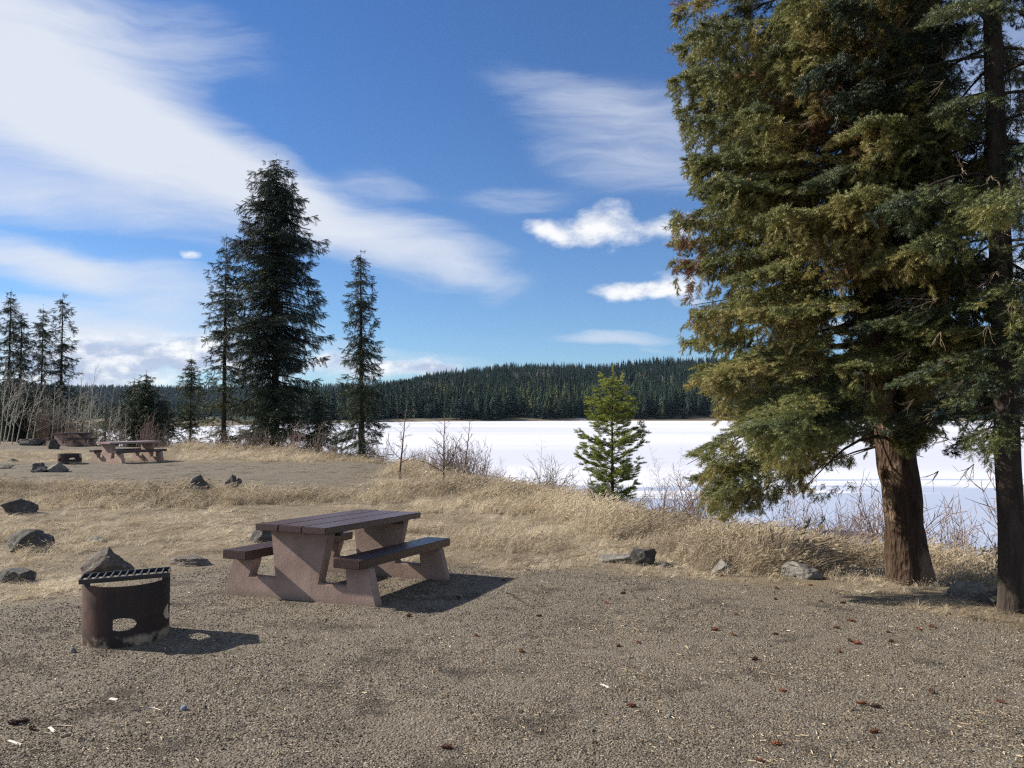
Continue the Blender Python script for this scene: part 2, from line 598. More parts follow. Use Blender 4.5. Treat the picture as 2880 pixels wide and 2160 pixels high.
def scatter(name, P, rot, scl, tint, col, parent=None, loc=(0, 0, 0)):
    P = np.asarray(P, float)
    n = len(P)
    me = bpy.data.meshes.new(name)
    me.vertices.add(n)
    me.vertices.foreach_set('co', P.astype(np.float32).ravel())
    scl = np.asarray(scl, float)
    if scl.ndim == 1:
        scl = np.repeat(scl[:, None], 3, 1)
    add_attr(me, 'rot', rot, 'FLOAT_VECTOR')
    add_attr(me, 'scl', scl, 'FLOAT_VECTOR')
    add_attr(me, 'idx', R.integers(0, len(col.objects), n), 'INT')
    add_attr(me, 'tint', tint)
    o = bpy.data.objects.new(name, me)
    COL.objects.link(o)
    md = o.modifiers.new('scatter', 'NODES')
    md.node_group = scatter_group(col)
    o.location = loc
    if parent:
        o.parent = parent
    return o

def eul(d, roll=None):
    """euler angles turning local +X to d with local Z as high as it can be (plus a roll)"""
    d = d / (np.linalg.norm(d, axis=1)[:, None] + 1e-12)
    up = np.tile([0, 0, 1.0], (len(d), 1))
    up[np.abs(d[:, 2]) > 0.97] = (1, 0, 0)
    y = np.cross(up, d)
    y /= np.linalg.norm(y, axis=1)[:, None] + 1e-12
    z = np.cross(d, y)
    if roll is not None:
        c, s = np.cos(roll)[:, None], np.sin(roll)[:, None]
        y, z = y * c + z * s, z * c - y * s
    # matrix columns d,y,z
    ry = -np.arcsin(np.clip(d[:, 2], -1, 1))
    rx = np.arctan2(y[:, 2], z[:, 2])
    rz = np.arctan2(d[:, 1], d[:, 0])
    return np.stack([rx, ry, rz], 1)
# ------------------------------------------------------------------ frozen lake
def f_ice(t, b):
    co = geo_co(t)
    s = t.new('ShaderNodeSeparateXYZ')
    t.l.new(co, s.inputs[0])
    m = t.mapping(co, (0, 0, 0), (0, 0, rad(-14)), (0.03, 0.22, 1))
    n = t.noise(m, 1.0, 4, 0.55)
    near = t.mrange(s.outputs[1], 66, 42)
    bands = t.mrange(t.math('ADD', n, t.math('MULTIPLY', near, 0.24)), 0.60, 0.68)
    bands = t.math('MULTIPLY', bands, t.mrange(s.outputs[1], 75, 55))
    shore_m = t.mrange(t.math('ADD', s.outputs[1], t.math('MULTIPLY', n, 14)), 48, 41, 0, 0.75)
    k = t.math('MAXIMUM', bands, shore_m)
    far = t.noise(t.mapping(co, (0, 0, 0), (0, 0, 0), (0.004, 0.016, 1)), 1.0, 3)
    snow = t.mix(t.mrange(far, 0.35, 0.65), (0.62, 0.62, 0.645), (0.48, 0.49, 0.54))
    c = t.mix(t.math('MULTIPLY', k, 0.8), snow, (0.26, 0.31, 0.42))
    t.l.new(c, b.inputs['Base Color'])
    bump(t, b, t.noise(t.mapping(co, (0, 0, 0), (0, 0, 0), (0.3, 1.2, 1)), 1.0, 4), 0.25, 0.05)
M_ice = mat('snowy_ice', f_ice, rough=0.75, spec=0.2)
lk = MB()
lxs = np.linspace(-400, 1000, 29)
lys = np.linspace(-250, 650, 19)
lv = [(x, y, 0) for x in lxs for y in lys]
lf = [(i * 19 + j, (i + 1) * 19 + j, (i + 1) * 19 + j + 1, i * 19 + j + 1) for i in range(28) for j in range(18)]
lk.add(lv, lf)
lake = lk.build('frozen_lake', M_ice, loc=(0, 0, LAKE_Z))
lake['kind'] = 'structure'

# ------------------------------------------------------------------ needles, twigs, conifers
SPRUCE = [(0.0, (0.012, 0.022, 0.016)), (0.25, (0.038, 0.055, 0.028)), (0.5, (0.155, 0.165, 0.052)), (0.7, (0.30, 0.252, 0.088)),
          (0.85, (0.17, 0.110, 0.052)), (1.0, (0.22, 0.075, 0.040))]
M_needle = ramp_mat('spruce_needles', SPRUCE, 0.5, 0.35, 0.20, jitter=0.12)
M_pine = ramp_mat('pine_needles', [(0, (0.07, 0.095, 0.025)), (0.5, (0.19, 0.22, 0.035)), (1, (0.34, 0.34, 0.055))], 0.55, 0.3, 0.2)
FARC = [(0.0, (0.012, 0.024, 0.024)), (0.5, (0.024, 0.042, 0.032)), (0.85, (0.050, 0.068, 0.036)), (1.0, (0.085, 0.092, 0.045))]
M_far = ramp_mat('distant_needles', FARC, 0.8, 0.1)
def f_far_single(t, b):
    oi = t.new('ShaderNodeObjectInfo').outputs['Random']
    t.l.new(t.ramp(oi, FARC), b.inputs['Base Color'])
M_far1 = mat('shore_needles', f_far_single, rough=0.8, spec=0.1)
def f_deadtwig(t, b):
    a = t.new('ShaderNodeAttribute', attribute_type='INSTANCER', attribute_name='tint').outputs['Fac']
    t.l.new(t.ramp(a, [(0, (0.085, 0.065, 0.05)), (0.5, (0.20, 0.15, 0.105)), (1, (0.40, 0.29, 0.17))]), b.inputs['Base Color'])
M_dead = mat('dead_twigs', f_deadtwig, rough=0.8, spec=0.15)

def f_bark(c1, c2, c3, scale=9.0, depth=0.02, patch=None):
    def f(t, b):
        co = obj_co(t)
        m = t.mapping(co, scale=(1, 1, 0.22))
        wv = t.noise(m, scale, 6, 0.7, dist=0.6)
        v = t.vor(t.mapping(co, scale=(1, 1, 0.35)), scale * 2.2, 'Distance')
        c = t.ramp(wv, [(0.25, c1), (0.5, c2), (0.75, c3)])
        c = t.mix(t.mrange(v, 0.12, 0.0, 0, 0.6), c, tuple(x * 0.35 for x in c1))
        if patch:
            pn_ = t.noise(t.mapping(co, scale=(1, 1, 0.5)), 3.2, 5, 0.65)
            c = t.mix(t.mrange(pn_, 0.53, 0.60, 0, 0.7), c, patch)
        t.l.new(c, b.inputs['Base Color'])
        bump(t, b, t.math('ADD', wv, t.math('MULTIPLY', v, 0.7)), 1.0, depth)
    return f
M_bark = mat('spruce_bark', f_bark((0.022, 0.014, 0.010), (0.062, 0.040, 0.027), (0.13, 0.086, 0.058), 13, 0.05, (0.22, 0.155, 0.105)), rough=0.9, spec=0.1)
M_bark2 = mat('dark_bark', f_bark((0.020, 0.016, 0.014), (0.048, 0.038, 0.030), (0.085, 0.068, 0.052), 12, 0.02), rough=0.9, spec=0.1)
M_limb = mat('limb_bark', f_bark((0.030, 0.023, 0.018), (0.060, 0.045, 0.034), (0.11, 0.085, 0.065), 20, 0.005), rough=0.9, spec=0.1)
M_asp = mat('pale_bark', f_bark((0.17, 0.155, 0.13), (0.33, 0.31, 0.265), (0.46, 0.44, 0.38), 14, 0.003), rough=0.8, spec=0.15)
M_twig = mat('twig_bark', f_bark((0.075, 0.052, 0.042), (0.13, 0.092, 0.072), (0.20, 0.15, 0.115), 10, 0.002), rough=0.8, spec=0.15)
M_twigr = mat('reddish_twig_bark', f_bark((0.09, 0.050, 0.042), (0.16, 0.090, 0.072), (0.23, 0.145, 0.115), 10, 0.002), rough=0.8, spec=0.15)

def needles(mb, p0, d, L, nl, n, wd, rg, fw=0.75):
    """a shoot: n needle triangles set round the axis from p0 along d"""
    d = np.asarray(d, float) / np.linalg.norm(d)
    a = np.cross(d, (0.3, 0.5, 0.81))
    a /= np.linalg.norm(a)
    b = np.cross(d, a)
    t = (np.arange(n) + rg.random(n)) / n
    th = np.arange(n) * 2.399 + rg.random(n) * .8
    rad_ = a * np.cos(th)[:, None] + b * np.sin(th)[:, None]
    base = np.asarray(p0) + d * (t * L)[:, None]
    nd = d * fw + rad_
    nd /= np.linalg.norm(nd, axis=1)[:, None]
    ln = nl * (1 - 0.35 * t ** 3) * rg.uniform(.8, 1.15, n)
    tip = base + nd * ln[:, None]
    side = np.cross(nd, d)
    side /= np.linalg.norm(side, axis=1)[:, None] + 1e-9
    v = np.stack([base - side * wd * .5, base + side * wd * .5, tip], 1).reshape(-1, 3)
    mb.add(v, [(3 * i, 3 * i + 1, 3 * i + 2) for i in range(n)])

def near_spray(seed):
    rg = np.random.default_rng(seed)
    mb = MB()
    mb.tube([(0, 0, 0), (.4, 0, -.01), (.8, 0, -.03)], [.022, .015, .006], 3, False)
    needles(mb, (0.3, 0, -.01), (1, 0, rg.uniform(-.2, .2)), .55, .20, 26, .034, rg)
    k = 7
    for i in range(k):
        x = 0.05 + .6 * i / k + rg.uniform(-.03, .03)
        s = 1 if i % 2 else -1
        ln = (0.50 - .25 * x) * rg.uniform(.7, 1.25)
        d = np.array([.6 + rg.uniform(-.3, .3), s * rg.uniform(.3, 1.0), rg.uniform(-.65, .45)])
        needles(mb, (x, 0, -.02 * x), d, ln, .19, 19, .034, rg)
    return mb
SRC_near = source('near_spray', [near_spray(i) for i in range(5)], M_needle)

def mid_spray(seed, k=9, hang=.4):
    rg = np.random.default_rng(seed)
    mb = MB()
    mb.tube([(0, 0, 0), (1, 0, -.05)], [.02, .006], 3, False)
    needles(mb, (0.05, 0, 0), (1, 0, -.05), .92, .16, 14, .055, rg)
    for i in range(k):
        x = .08 + .82 * i / k
        s = 1 if i % 2 else -1
        ln = (.5 - .33 * x) * rg.uniform(.7, 1.3)
        d = np.array([.7, s * rg.uniform(.5, .9), -rg.uniform(.0, 2 * hang)])
        needles(mb, (x, 0, -.05 * x), d, ln, .13, 7, .055, rg)
    return mb
SRC_mid = source('mid_spray', [mid_spray(20 + i) for i in range(5)], M_needle)

def pine_spray(seed):
    rg = np.random.default_rng(seed)
    mb = MB()
    mb.tube([(0, 0, 0), (.55, 0, .02), (1, 0, .12)], [.03, .02, .012], 3, False)
    needles(mb, (0.35, 0, .02), (1, 0, .15), .62, .30, 60, .022, rg, 1.0)
    for i in range(4):
        x = .25 + .5 * i / 4
        s = 1 if i % 2 else -1
        d = np.array([.7, s * rg.uniform(.5, .9), rg.uniform(.1, .6)])
        needles(mb, (x, 0, .02), d, rg.uniform(.25, .4), .26, 30, .022, rg, 1.0)
    return mb
SRC_pine = source('pine_spray', [pine_spray(40 + i) for i in range(4)], M_pine)

def dead_spray(seed):
    rg = np.random.default_rng(seed)
    mb = MB()
    for i in range(5):
        p = np.array([0, 0, 0.])
        d = np.array([1, rg.uniform(-.5, .5), rg.uniform(-.4, .3)])
        pts = [p.copy()]
        for k in range(4):
            p = p + d / np.linalg.norm(d) * .24 * rg.uniform(.7, 1.2)
            d = d + rg.uniform(-.35, .35, 3)
            pts.append(p.copy())
            if k and rg.random() < .8:
                q = d + rg.uniform(-.9, .9, 3)
                q = q / np.linalg.norm(q) * rg.uniform(.12, .3)
                mb.tube([p, p + q * .6, p + q + rg.uniform(-.05, .05, 3)], [.010, .008, .004], 3, False)
        mb.tube(pts, np.linspace(.018, .006, len(pts)), 3, False)
    return mb
SRC_dead = source('dead_spray', [dead_spray(60 + i) for i in range(4)], M_dead)

def conifer_crown(seed, zs, Rf, nb, spray, ns, up=0.05, droop=.55, tip=.25, hang=.5, side=.42, trunk=lambda z: np.zeros(3), asym=None,
                  gap=.0, gapscale=1.2, tint=(.1, .25), tcol=None, limbs=True, t0=.12, jit=.18, limb_r=.012, levels=3, wave=.03, curtain=0.0, cur_n=3):
    rg = np.random.default_rng(seed)
    P, D, S, T = [], [], [], []
    lm = MB()
    golden = rg.random() * 6.28
    for z in zs:
        n = nb(z) if callable(nb) else nb
        for k in range(n):
            golden += 2.39996 + rg.uniform(-.35, .35)
            a = golden
            od = np.array([math.cos(a), math.sin(a), 0])
            lat = np.array([-od[1], od[0], 0])
            Rl = Rf(z) * (1 + jit - 2.6 * jit * rg.random() ** 1.5)
            up_, dr_ = up, droop
            if asym:
                q = asym(a, z)
                Rl *= q[0]
                dr_ = dr_ * q[1]
            if Rl < spray * .4:
                Rl = spray * .4
            zz0 = z + rg.uniform(-.5, .5) * (zs[1] - zs[0] if len(zs) > 1 else 0)
            base = trunk(zz0) + np.array([0, 0, zz0])
            ur = up_ + rg.uniform(-.08, .08)
            drr = dr_ * rg.uniform(.75, 1.25)
            ph, wa, wb = rg.uniform(0, 6.28), rg.normal(0, wave), rg.normal(0, wave)
            def Bc(t):
                t = np.asarray(t)[:, None]
                return base + Rl * (lat * (wa * np.sin(t * 4 + ph) * t + wb * t * t) + od * t + np.array([0, 0, 1.]) * (ur * t - drr * t ** 2 + tip * t ** 4))
            if limbs:
                tt = np.linspace(0, .84, 7)
                lm.tube(Bc(tt), np.linspace(limb_r * (1 + Rl * .5), limb_r * .3, 7), 4, False)
            nt = max(2, int(ns * Rl / spray))
            ta = .50 if (asym and z < 2.5) else t0
            t = np.linspace(ta, .97, nt) + rg.uniform(-.03, .03, nt)
            bt = rg.uniform(*tint)
            for sg in (-1, 1):
                ls = Rl * side * (1.05 - t * .85) * rg.uniform(.6, 1.2, nt) + spray * .25
                for lv in range(levels):
                    s = (lv + .3 + rg.uniform(-.3, .3, nt)) / levels
                    keep = (s * ls > 0) & (ls * (lv) / levels < ls + .01) & ((ls > spray * .5 * lv))
                    q = s * ls
                    pos = Bc(t) + lat * (sg * q)[:, None] + od * (q * .55)[:, None]
                    pos[:, 2] -= hang * q * s
                    d = lat * (sg * rg.uniform(.4, 1.0, nt))[:, None] + od * rg.uniform(.4, 1.0, nt)[:, None]
                    d[:, 2] += -hang * rg.uniform(.2, 1.5, nt)
                    d += rg.uniform(-.2, .2, d.shape)
                    if gap:
                        g = fbm(pos[:, 0] * gapscale, pos[:, 1] * gapscale, pos[:, 2] * gapscale * 1.3, 2, seed)
                        keep &= g > gap - 1 - np.where(t > .72, .22, 0)
                    P.append(pos[keep]); D.append(d[keep])
                    S.append((spray * rg.uniform(.7, 1.2, nt))[keep])
                    T.append((bt + rg.uniform(-.08, .08, nt))[keep])
            if curtain:
                for lv in range(cur_n):
                    dz = curtain * min(1, Rl / 1.1) * (lv + rg.random(nt)) / cur_n * (.35 + .65 * np.sin(np.pi * np.clip(t, 0, 1) ** .8)) * rg.uniform(.5, 1.2)
                    pos = Bc(t) + lat * rg.normal(0, .25 * spray, nt)[:, None] + lat * (rg.uniform(-1, 1, nt) * Rl * side * .25)[:, None]
                    pos[:, 2] -= dz
                    d = od * rg.uniform(-.1, .7, nt)[:, None] + lat * rg.uniform(-.5, .5, nt)[:, None]
                    d[:, 2] -= rg.uniform(.5, 1.3, nt)
                    keep = np.ones(nt, bool)
                    if gap:
                        keep = fbm(pos[:, 0] * gapscale, pos[:, 1] * gapscale, pos[:, 2] * gapscale * .6, 2, seed) > gap - 1.05
                    P.append(pos[keep]); D.append(d[keep])
                    S.append((spray * rg.uniform(.75, 1.25, nt))[keep])
                    T.append((bt + rg.uniform(-.05, .12, nt))[keep])
            e = Bc(np.array([.93, 1.0]))
            P.append(e[:1]); D.append((e[1:] - e[:1])); S.append(np.array([spray])); T.append(np.array([bt]))
    P, D, S, T = map(np.concatenate, (P, D, S, T))
    roll = rg.uniform(-.5, .5, len(P))
    if tcol is not None:
        T = tcol(P, D, T, rg)
    return P, eul(D, roll), S, T, lm

def trunk_mesh(H, r0, r1, trunkf=None, sides=10, flare=.3, wob=.12, seed=0, n=40):
    z = np.concatenate([np.linspace(-.25, 1.2, 14), np.linspace(1.3, H, n)]) if H > 1.6 else np.linspace(-.2, H, n)
    f = np.clip(z / H, 0, 1)
    r = r0 + (r1 - r0) * f + r0 * flare * np.exp(-np.clip(z, 0, 99) / .14) 
    p = np.stack([0 * z, 0 * z, z], 1)
    if trunkf is not None:
        p[:, :2] += np.array([trunkf(v)[:2] for v in z])
    mb = MB()
    mb.tube(p, r, sides, True, wob, seed)
    return mb

def place_tree(px, py_base, D=None, z=None):
    if D is None:
        return at(px, py_base)
    x = (px - PCX) / FPX * D * (1 / math.cos(0))
    return Vector((x, D, gz(x, D)))

def pz(y, D):
    """height above the datum of a photo row at a given distance"""
    return CAM_H + D * math.tan(math.atan((PCY - y) / FPX) + PITCH)

def make_conifer(name, label, px, D, ytop, prof, spray=.34, seed=1, step=.3, nb=7, ns=1.6, group=None, cat='tree', tint=(.05, .25), sparse=0, base_clear=.3,
                 r0=None, lean=0.0, hang=.5, droop=.5, tip=.3, up=.05, bark=None, gap=0.55, tcol=None, fat=.90, **kw):
    x = (px - PCX) / FPX * D
    g = gz(x, D)
    H = pz(ytop, D) - g
    ys = np.array([q[0] for q in prof], float)
    rs = np.array([q[1] for q in prof], float) * D / FPX
    zs_ = np.array([pz(v, D) - g for v in ys])
    o = np.argsort(zs_)
    def Rf(z):
        return float(np.interp(z, zs_[o], rs[o])) * fat
    tr = lambda z: np.array([lean * z, 0, 0])
    zs = []
    z = base_clear
    while z < H * .985:
        zs.append(z)
        z += step * (1 - .45 * z / H)
    zs = np.array(zs)
    P, E_, S, T, lm = conifer_crown(seed, zs, Rf, nb, spray, ns, up, droop, tip, hang, trunk=tr, gap=gap, tint=tint, tcol=tcol, **{'jit': .28, 'curtain': spray * .9, 'cur_n': 1, **kw})
    S = S * np.clip(.42 + (H - P[:, 2]) / 2.4, .4, 1)
    tp = np.array([[lean * H, 0, H * f] for f in (.955, .975, 1.0)])
    P = np.concatenate([P, tp]); E_ = np.concatenate([E_, eul(np.array([[.05, 0, 1.]] * 3))]); S = np.append(S, [spray * .38] * 3); T = np.append(T, [tint[0]] * 3)
    root = empty(name, (x, D, g))
    tag(root, label, cat, group)
    r0 = r0 or H * .011
    trunk_mesh(H * .975, r0, .012, tr, 8, seed=seed).build('trunk', bark or M_bark2, root)
    lm.build('limbs', M_limb, root)['kind'] = 'stuff'
    c = scatter('crown', P, E_, S, T, SRC_mid, root)
    c['kind'] = 'stuff'
    return root

# ------------------------------------------------------------------ the old spruce on the right
def big_tree():
    D0 = at(1965, 1258)
    g = D0.z
    root = empty('old_spruce', D0)
    tag(root, 'huge shaggy spruce with flaking lit trunk leaning left, at the edge of the gravel', 'tree')
    zz_ = np.array([0, 1.45, 2.8, 4.0, 6.5, 9, 12.5])
    xx_ = np.array([0, -.12, -.33, -.46, -.62, -.7, -.75])
    tr = lambda z: np.array([np.interp(z, zz_, xx_), 0, 0])
    tm = trunk_mesh(12.6, .215, .03, tr, 28, .22, .16, 5, 90)
    tm.build('trunk', M_bark, root)
    def Rf(z):
        return float(np.interp(z, [0.6, 1.5, 2.2, 4, 6, 7.5, 9, 11, 12.6], [1.95, 2.05, 1.95, 1.80, 1.66, 1.55, 1.3, .8, .1]))
    def asym(a, z):
        left = .5 - .5 * math.cos(a)          # 1 towards -x
        front = .5 - .5 * math.sin(a)         # 1 towards the camera
        q = .66 + .42 * left - .05 * front * (1 - left)
        if z < 3.2:
            fl = max(0, math.cos(a - math.atan2(-1.0, -2.7))) ** 6
            q *= 1 + .12 * fl
            sw = math.cos(a - math.atan2(.27, -1.0))
            if sw > .95 and z < 2.5:
                q *= .45
        q *= 1 + .05 * left * math.exp(-((z - 2.6) / 1.5) ** 2) + .10 * left * (z < 2.4)
        if z < 2.45 and left < .75:
            q *= .30 if math.sin(a) < .3 else .7
        return q, (1.0 + .75 * left * (1 if z < 2.4 else .15))
    def tcol(P, Dv, T, rg):
        n = fbm(P[:, 0] * .9, P[:, 1] * .9, P[:, 2] * 1.1, 3, 77)
        m = fbm(P[:, 0] * 4, P[:, 1] * 4, P[:, 2] * 4, 2, 78)
        dn = -Dv[:, 2] / (np.linalg.norm(Dv, axis=1) + 1e-9)
        t = .49 + .30 * n + .14 * m + .22 * (dn - .25) + rg.uniform(-.07, .07, len(P))
        red = fbm(P[:, 0] * 1.3 + 5, P[:, 1] * 1.3, P[:, 2] * 1.3, 2, 90)
        t = np.where(red > .60, .86 + rg.uniform(-.05, .1, len(P)), t)
        return np.clip(t, 0.05, .98)
    zs = np.concatenate([np.arange(1.5, 9, .105), np.arange(9, 12.5, .2)])
    P, E_, S, T, lm = conifer_crown(3, zs, Rf, 3, .145, 2.1, .10, .34, .18, .45, side=.34, curtain=.75, cur_n=6, trunk=tr, asym=asym, gap=.76, gapscale=1.25,
                                    tint=(.4, .5), tcol=tcol, limb_r=.010, levels=4, t0=.30, jit=.13, wave=.10)
    xr = P[:, 0] - np.interp(P[:, 2], zz_, xx_)
    k = xr > -np.interp(P[:, 2], [.5, 2, 4, 6.5, 9, 12.6], [2.32, 2.28, 2.08, 1.88, 1.6, .5]) * (1 + .09 * fbm(P[:, 2] * 1.6, 0, 0, 2, 3))
    k &= P[:, 2] > np.interp(xr, [-2.3, -1.2, -.6, .4, 1.4], [.62, .72, 1.45, 1.75, 1.35]) + .16 * fbm(P[:, 0] * 2, P[:, 1] * 2, 0, 2, 8)
    k &= ~((P[:, 1] < -.9) & (P[:, 2] < 1.45))
    P, E_, S, T = P[k], E_[k], S[k], T[k]
    lm.build('limbs', M_limb, root)['kind'] = 'stuff'
    c = scatter('crown', P, E_, S, T, SRC_near, root)
    c['kind'] = 'stuff'
    # dead hanging twigs inside the crown
    rg = np.random.default_rng(8)
    n = 1000
    k = rg.integers(0, len(P), n)
    ax = np.array([tr(z)[0] for z in P[k, 2]])
    q = P[k].copy()
    f = rg.uniform(.35, 1.0, n)
    q[:, 0] = ax + (q[:, 0] - ax) * f
    q[:, 1] *= f
    q[:, 2] += rg.uniform(-.1, .1, n)
    d = np.stack([(q[:, 0] - ax) * .6 + rg.uniform(-.5, .5, n), q[:, 1] * .6 + rg.uniform(-.5, .5, n), rg.uniform(-1.6, .1, n)], 1)
    sel = fbm(q[:, 0] * 1.1, q[:, 1] * 1.1, q[:, 2] * 1.1, 2, 55) > -.15
    dd = scatter('dead_twigs', q[sel], eul(d[sel], rg.uniform(-3, 3, sel.sum())), rg.uniform(.11, .24, sel.sum()), rg.uniform(0, 1, sel.sum()) ** 1.3, SRC_dead, root)
    dd['kind'] = 'stuff'
    return root
big_tree()

def right_tree():
    p = at(2190, 1322)
    root = empty('slender_spruce', p)
    tag(root, 'slender spruce with dark straight trunk and thin dark hanging boughs, beyond the huge one', 'tree')
    tr = lambda z: np.array([-.012 * z, 0, 0])
    trunk_mesh(11.5, .115, .03, tr, 20, .2, .10, 9, 70).build('trunk', M_bark2, root)
    def Rf(z):
        return float(np.interp(z, [1.2, 3, 5, 7, 9, 11.5], [.8, 1.2, 1.35, 1.3, 1.0, .1]))
    def tcol(P, Dv, T, rg):
        n = fbm(P[:, 0] * 1.2, P[:, 1] * 1.2, P[:, 2] * 1.2, 2, 7)
        return np.clip(.30 + .35 * n + rg.uniform(-.1, .1, len(P)), .02, .8)
    zs = np.arange(1.75, 11.3, .21)
    P, E_, S, T, lm = conifer_crown(13, zs, Rf, 3, .15, 1.6, .05, .40, .1, .7, side=.34, curtain=.5, cur_n=4, trunk=tr, gap=.94, gapscale=1.0, tint=(.3, .5), tcol=tcol,
                                    limb_r=.010, levels=3, t0=.25, jit=.25)
    lm.build('limbs', M_limb, root)['kind'] = 'stuff'
    scatter('crown', P, E_, S, T, SRC_near, root)['kind'] = 'stuff'
    rg = np.random.default_rng(18)
    n = 320
    a = rg.uniform(0, 6.28, n)
    z = rg.uniform(1.5, 9, n)
    r = rg.uniform(.1, 1.0, n) ** .8
    q = np.stack([np.cos(a) * r - .012 * z, np.sin(a) * r, z - .3 * r], 1)
    d = np.stack([np.cos(a), np.sin(a), rg.uniform(-1.8, 0, n)], 1)
    scatter('dead_twigs', q, eul(d, rg.uniform(-3, 3, n)), rg.uniform(.12, .26, n), rg.uniform(0, .6, n), SRC_dead, root)['kind'] = 'stuff'
right_tree()

# ------------------------------------------------------------------ conifers standing at the edge of the bank
def tc_mid(base, brown):
    def f(P, Dv, T, rg):
        n = fbm(P[:, 0] * .5, P[:, 1] * .5, P[:, 2] * .5, 2, 5)
        low = np.clip(1 - P[:, 2] / 5.0, 0, 1)
        return np.clip(base * .8 + .12 * n + rg.uniform(-.07, .07, len(P)) + brown * low, 0, .9)
    return f
make_conifer('tall_spruce', 'tallest dark spruce of the bank, broad with a rounded bushy top', 596, 38.5, 337,
             [(337, 8), (350, 30), (400, 52), (450, 68), (480, 88), (500, 100), (560, 92), (640, 100), (700, 108), (760, 96), (850, 90), (930, 92), (975, 98)],
             spray=.40, seed=2, step=.44, nb=6, ns=1.7, side=.30, cur_n=2, curtain=.5, tint=(.05, .2), tcol=tc_mid(.10, .28), r0=.24, lean=-.008, hang=.55, gap=.70, gapscale=.7, limb_r=.02)
make_conifer('thin_spruce', 'thin see-through spruce just left of the tallest spruce', 484, 39.5, 510,
             [(510, 3), (560, 24), (620, 42), (700, 42), (760, 40), (850, 42), (890, 58), (930, 52), (965, 20)],
             spray=.36, seed=4, step=.52, nb=5, ns=1.4, side=.28, tint=(.05, .2), tcol=tc_mid(.16, .25), r0=.15, hang=.45, gap=.8, gapscale=.9, limb_r=.014, base_clear=.9)
make_conifer('narrow_spruce', 'narrow column-shaped spruce standing alone right of the tallest spruce', 782, 29.5, 545,
             [(545, 3), (570, 16), (600, 24), (640, 28), (670, 26), (700, 30), (760, 38), (820, 38), (870, 46), (920, 54), (990, 48)],
             spray=.30, seed=6, step=.36, nb=6, ns=1.7, side=.34, tint=(.05, .2), tcol=tc_mid(.14, .10), r0=.13, hang=.65, gap=.76, gapscale=1.2, limb_r=.014, lean=-.012)
make_conifer('small_spruce', 'small bare-stemmed spruce left of the thin spruce on the bank', 412, 44, 770,
             [(770, 2), (800, 14), (840, 26), (870, 24), (920, 20), (950, 24), (965, 10)],
             spray=.32, seed=8, step=.34, nb=6, ns=1.2, tcol=tc_mid(.30, .10), r0=.07, hang=.3, gap=.66, limb_r=.010, base_clear=.5)
make_conifer('low_spruce', 'low dark spruce filling the gap between the tallest and the narrow spruce', 690, 37, 850,
             [(850, 3), (880, 30), (930, 40), (975, 45)], spray=.34, seed=9, step=.30, nb=7, ns=1.3, tcol=tc_mid(.12, .1), r0=.07, gap=.6, limb_r=.010)
left = [
    ('tall_spruce', 'tall dark spruce at the left edge, highest of the far left trees', 18, 56, 628, [(628, 2), (680, 20), (740, 30), (830, 38), (900, 44), (945, 44)], 31, .14),
    ('tall_spruce', 'dark spruce tight against the right side of the left-edge one', 43, 55, 672, [(672, 2), (720, 18), (780, 28), (860, 34), (945, 36)], 32, .10),
    ('thin_spruce', 'thin see-through spruce, shortest of the three slender tops at the far left', 89, 57, 661, [(661, 2), (720, 17), (780, 22), (850, 26), (945, 22)], 33, .24),
    ('tall_spruce', 'dark spruce with ragged sides, rightmost of the tall trees at the far left', 131, 54, 636, [(636, 2), (660, 12), (700, 18), (760, 24), (830, 32), (900, 28), (945, 28)], 34, .08),
    ('low_spruce', 'low dark spruce behind the pale aspen trunks at the far left', 30, 50, 815, [(815, 3), (850, 35), (945, 55)], 35, .08),
    ('low_spruce', 'low dark spruce under the thin spruce behind the aspen trunks', 80, 51, 838, [(838, 3), (870, 30), (945, 44)], 36, .06),
    ('low_spruce', 'low dark spruce behind the third picnic table', 120, 49, 842, [(842, 3), (880, 26), (945, 38)], 37, .08),
    ('dark_spruce', 'dark bushy spruce, taller right one of the twin tops beyond the middle table', 316, 45, 806, [(806, 3), (830, 18), (870, 30), (890, 44), (915, 52), (925, 20)], 38, .20),
    ('dark_spruce', 'dark bushy spruce, left one of the twin tops beyond the second table', 290, 46, 822, [(822, 3), (850, 18), (880, 30), (905, 46), (925, 24)], 39, .18),
    ('brownish_spruce', 'thin brownish spruce behind the aspen stems left of the twin tops', 180, 62, 840, [(840, 2), (870, 18), (930, 30), (945, 26)], 40, .38),
    ('brownish_spruce', 'brownish spruce nearest the left of the dark twin tops', 229, 60, 858, [(858, 2), (880, 16), (930, 30), (945, 26)], 41, .34),
    ('low_spruce', 'low dark spruce with one drooping bough right of the twin tops', 352, 47, 866, [(866, 3), (885, 16), (905, 30), (930, 10)], 42, .12),
]
for (nm, lb, px, D, yt, pr, sd_, tb) in left:
    dense = nm in ('low_spruce', 'dark_spruce')
    make_conifer(nm, lb, px, D, yt, pr, spray=.48 if dense else .44, seed=sd_, step=.42 if dense else .60, nb=8 if dense else 5, ns=1.5, side=.42 if dense else .28, tcol=tc_mid(tb, .08),
                 r0=.16 if nm == 'tall_spruce' else .11, gap=.58 if dense else .80, limb_r=.015, fat=1.0 if dense else .90, base_clear=1.0 if nm == 'dark_spruce' else .4, hang=.55)

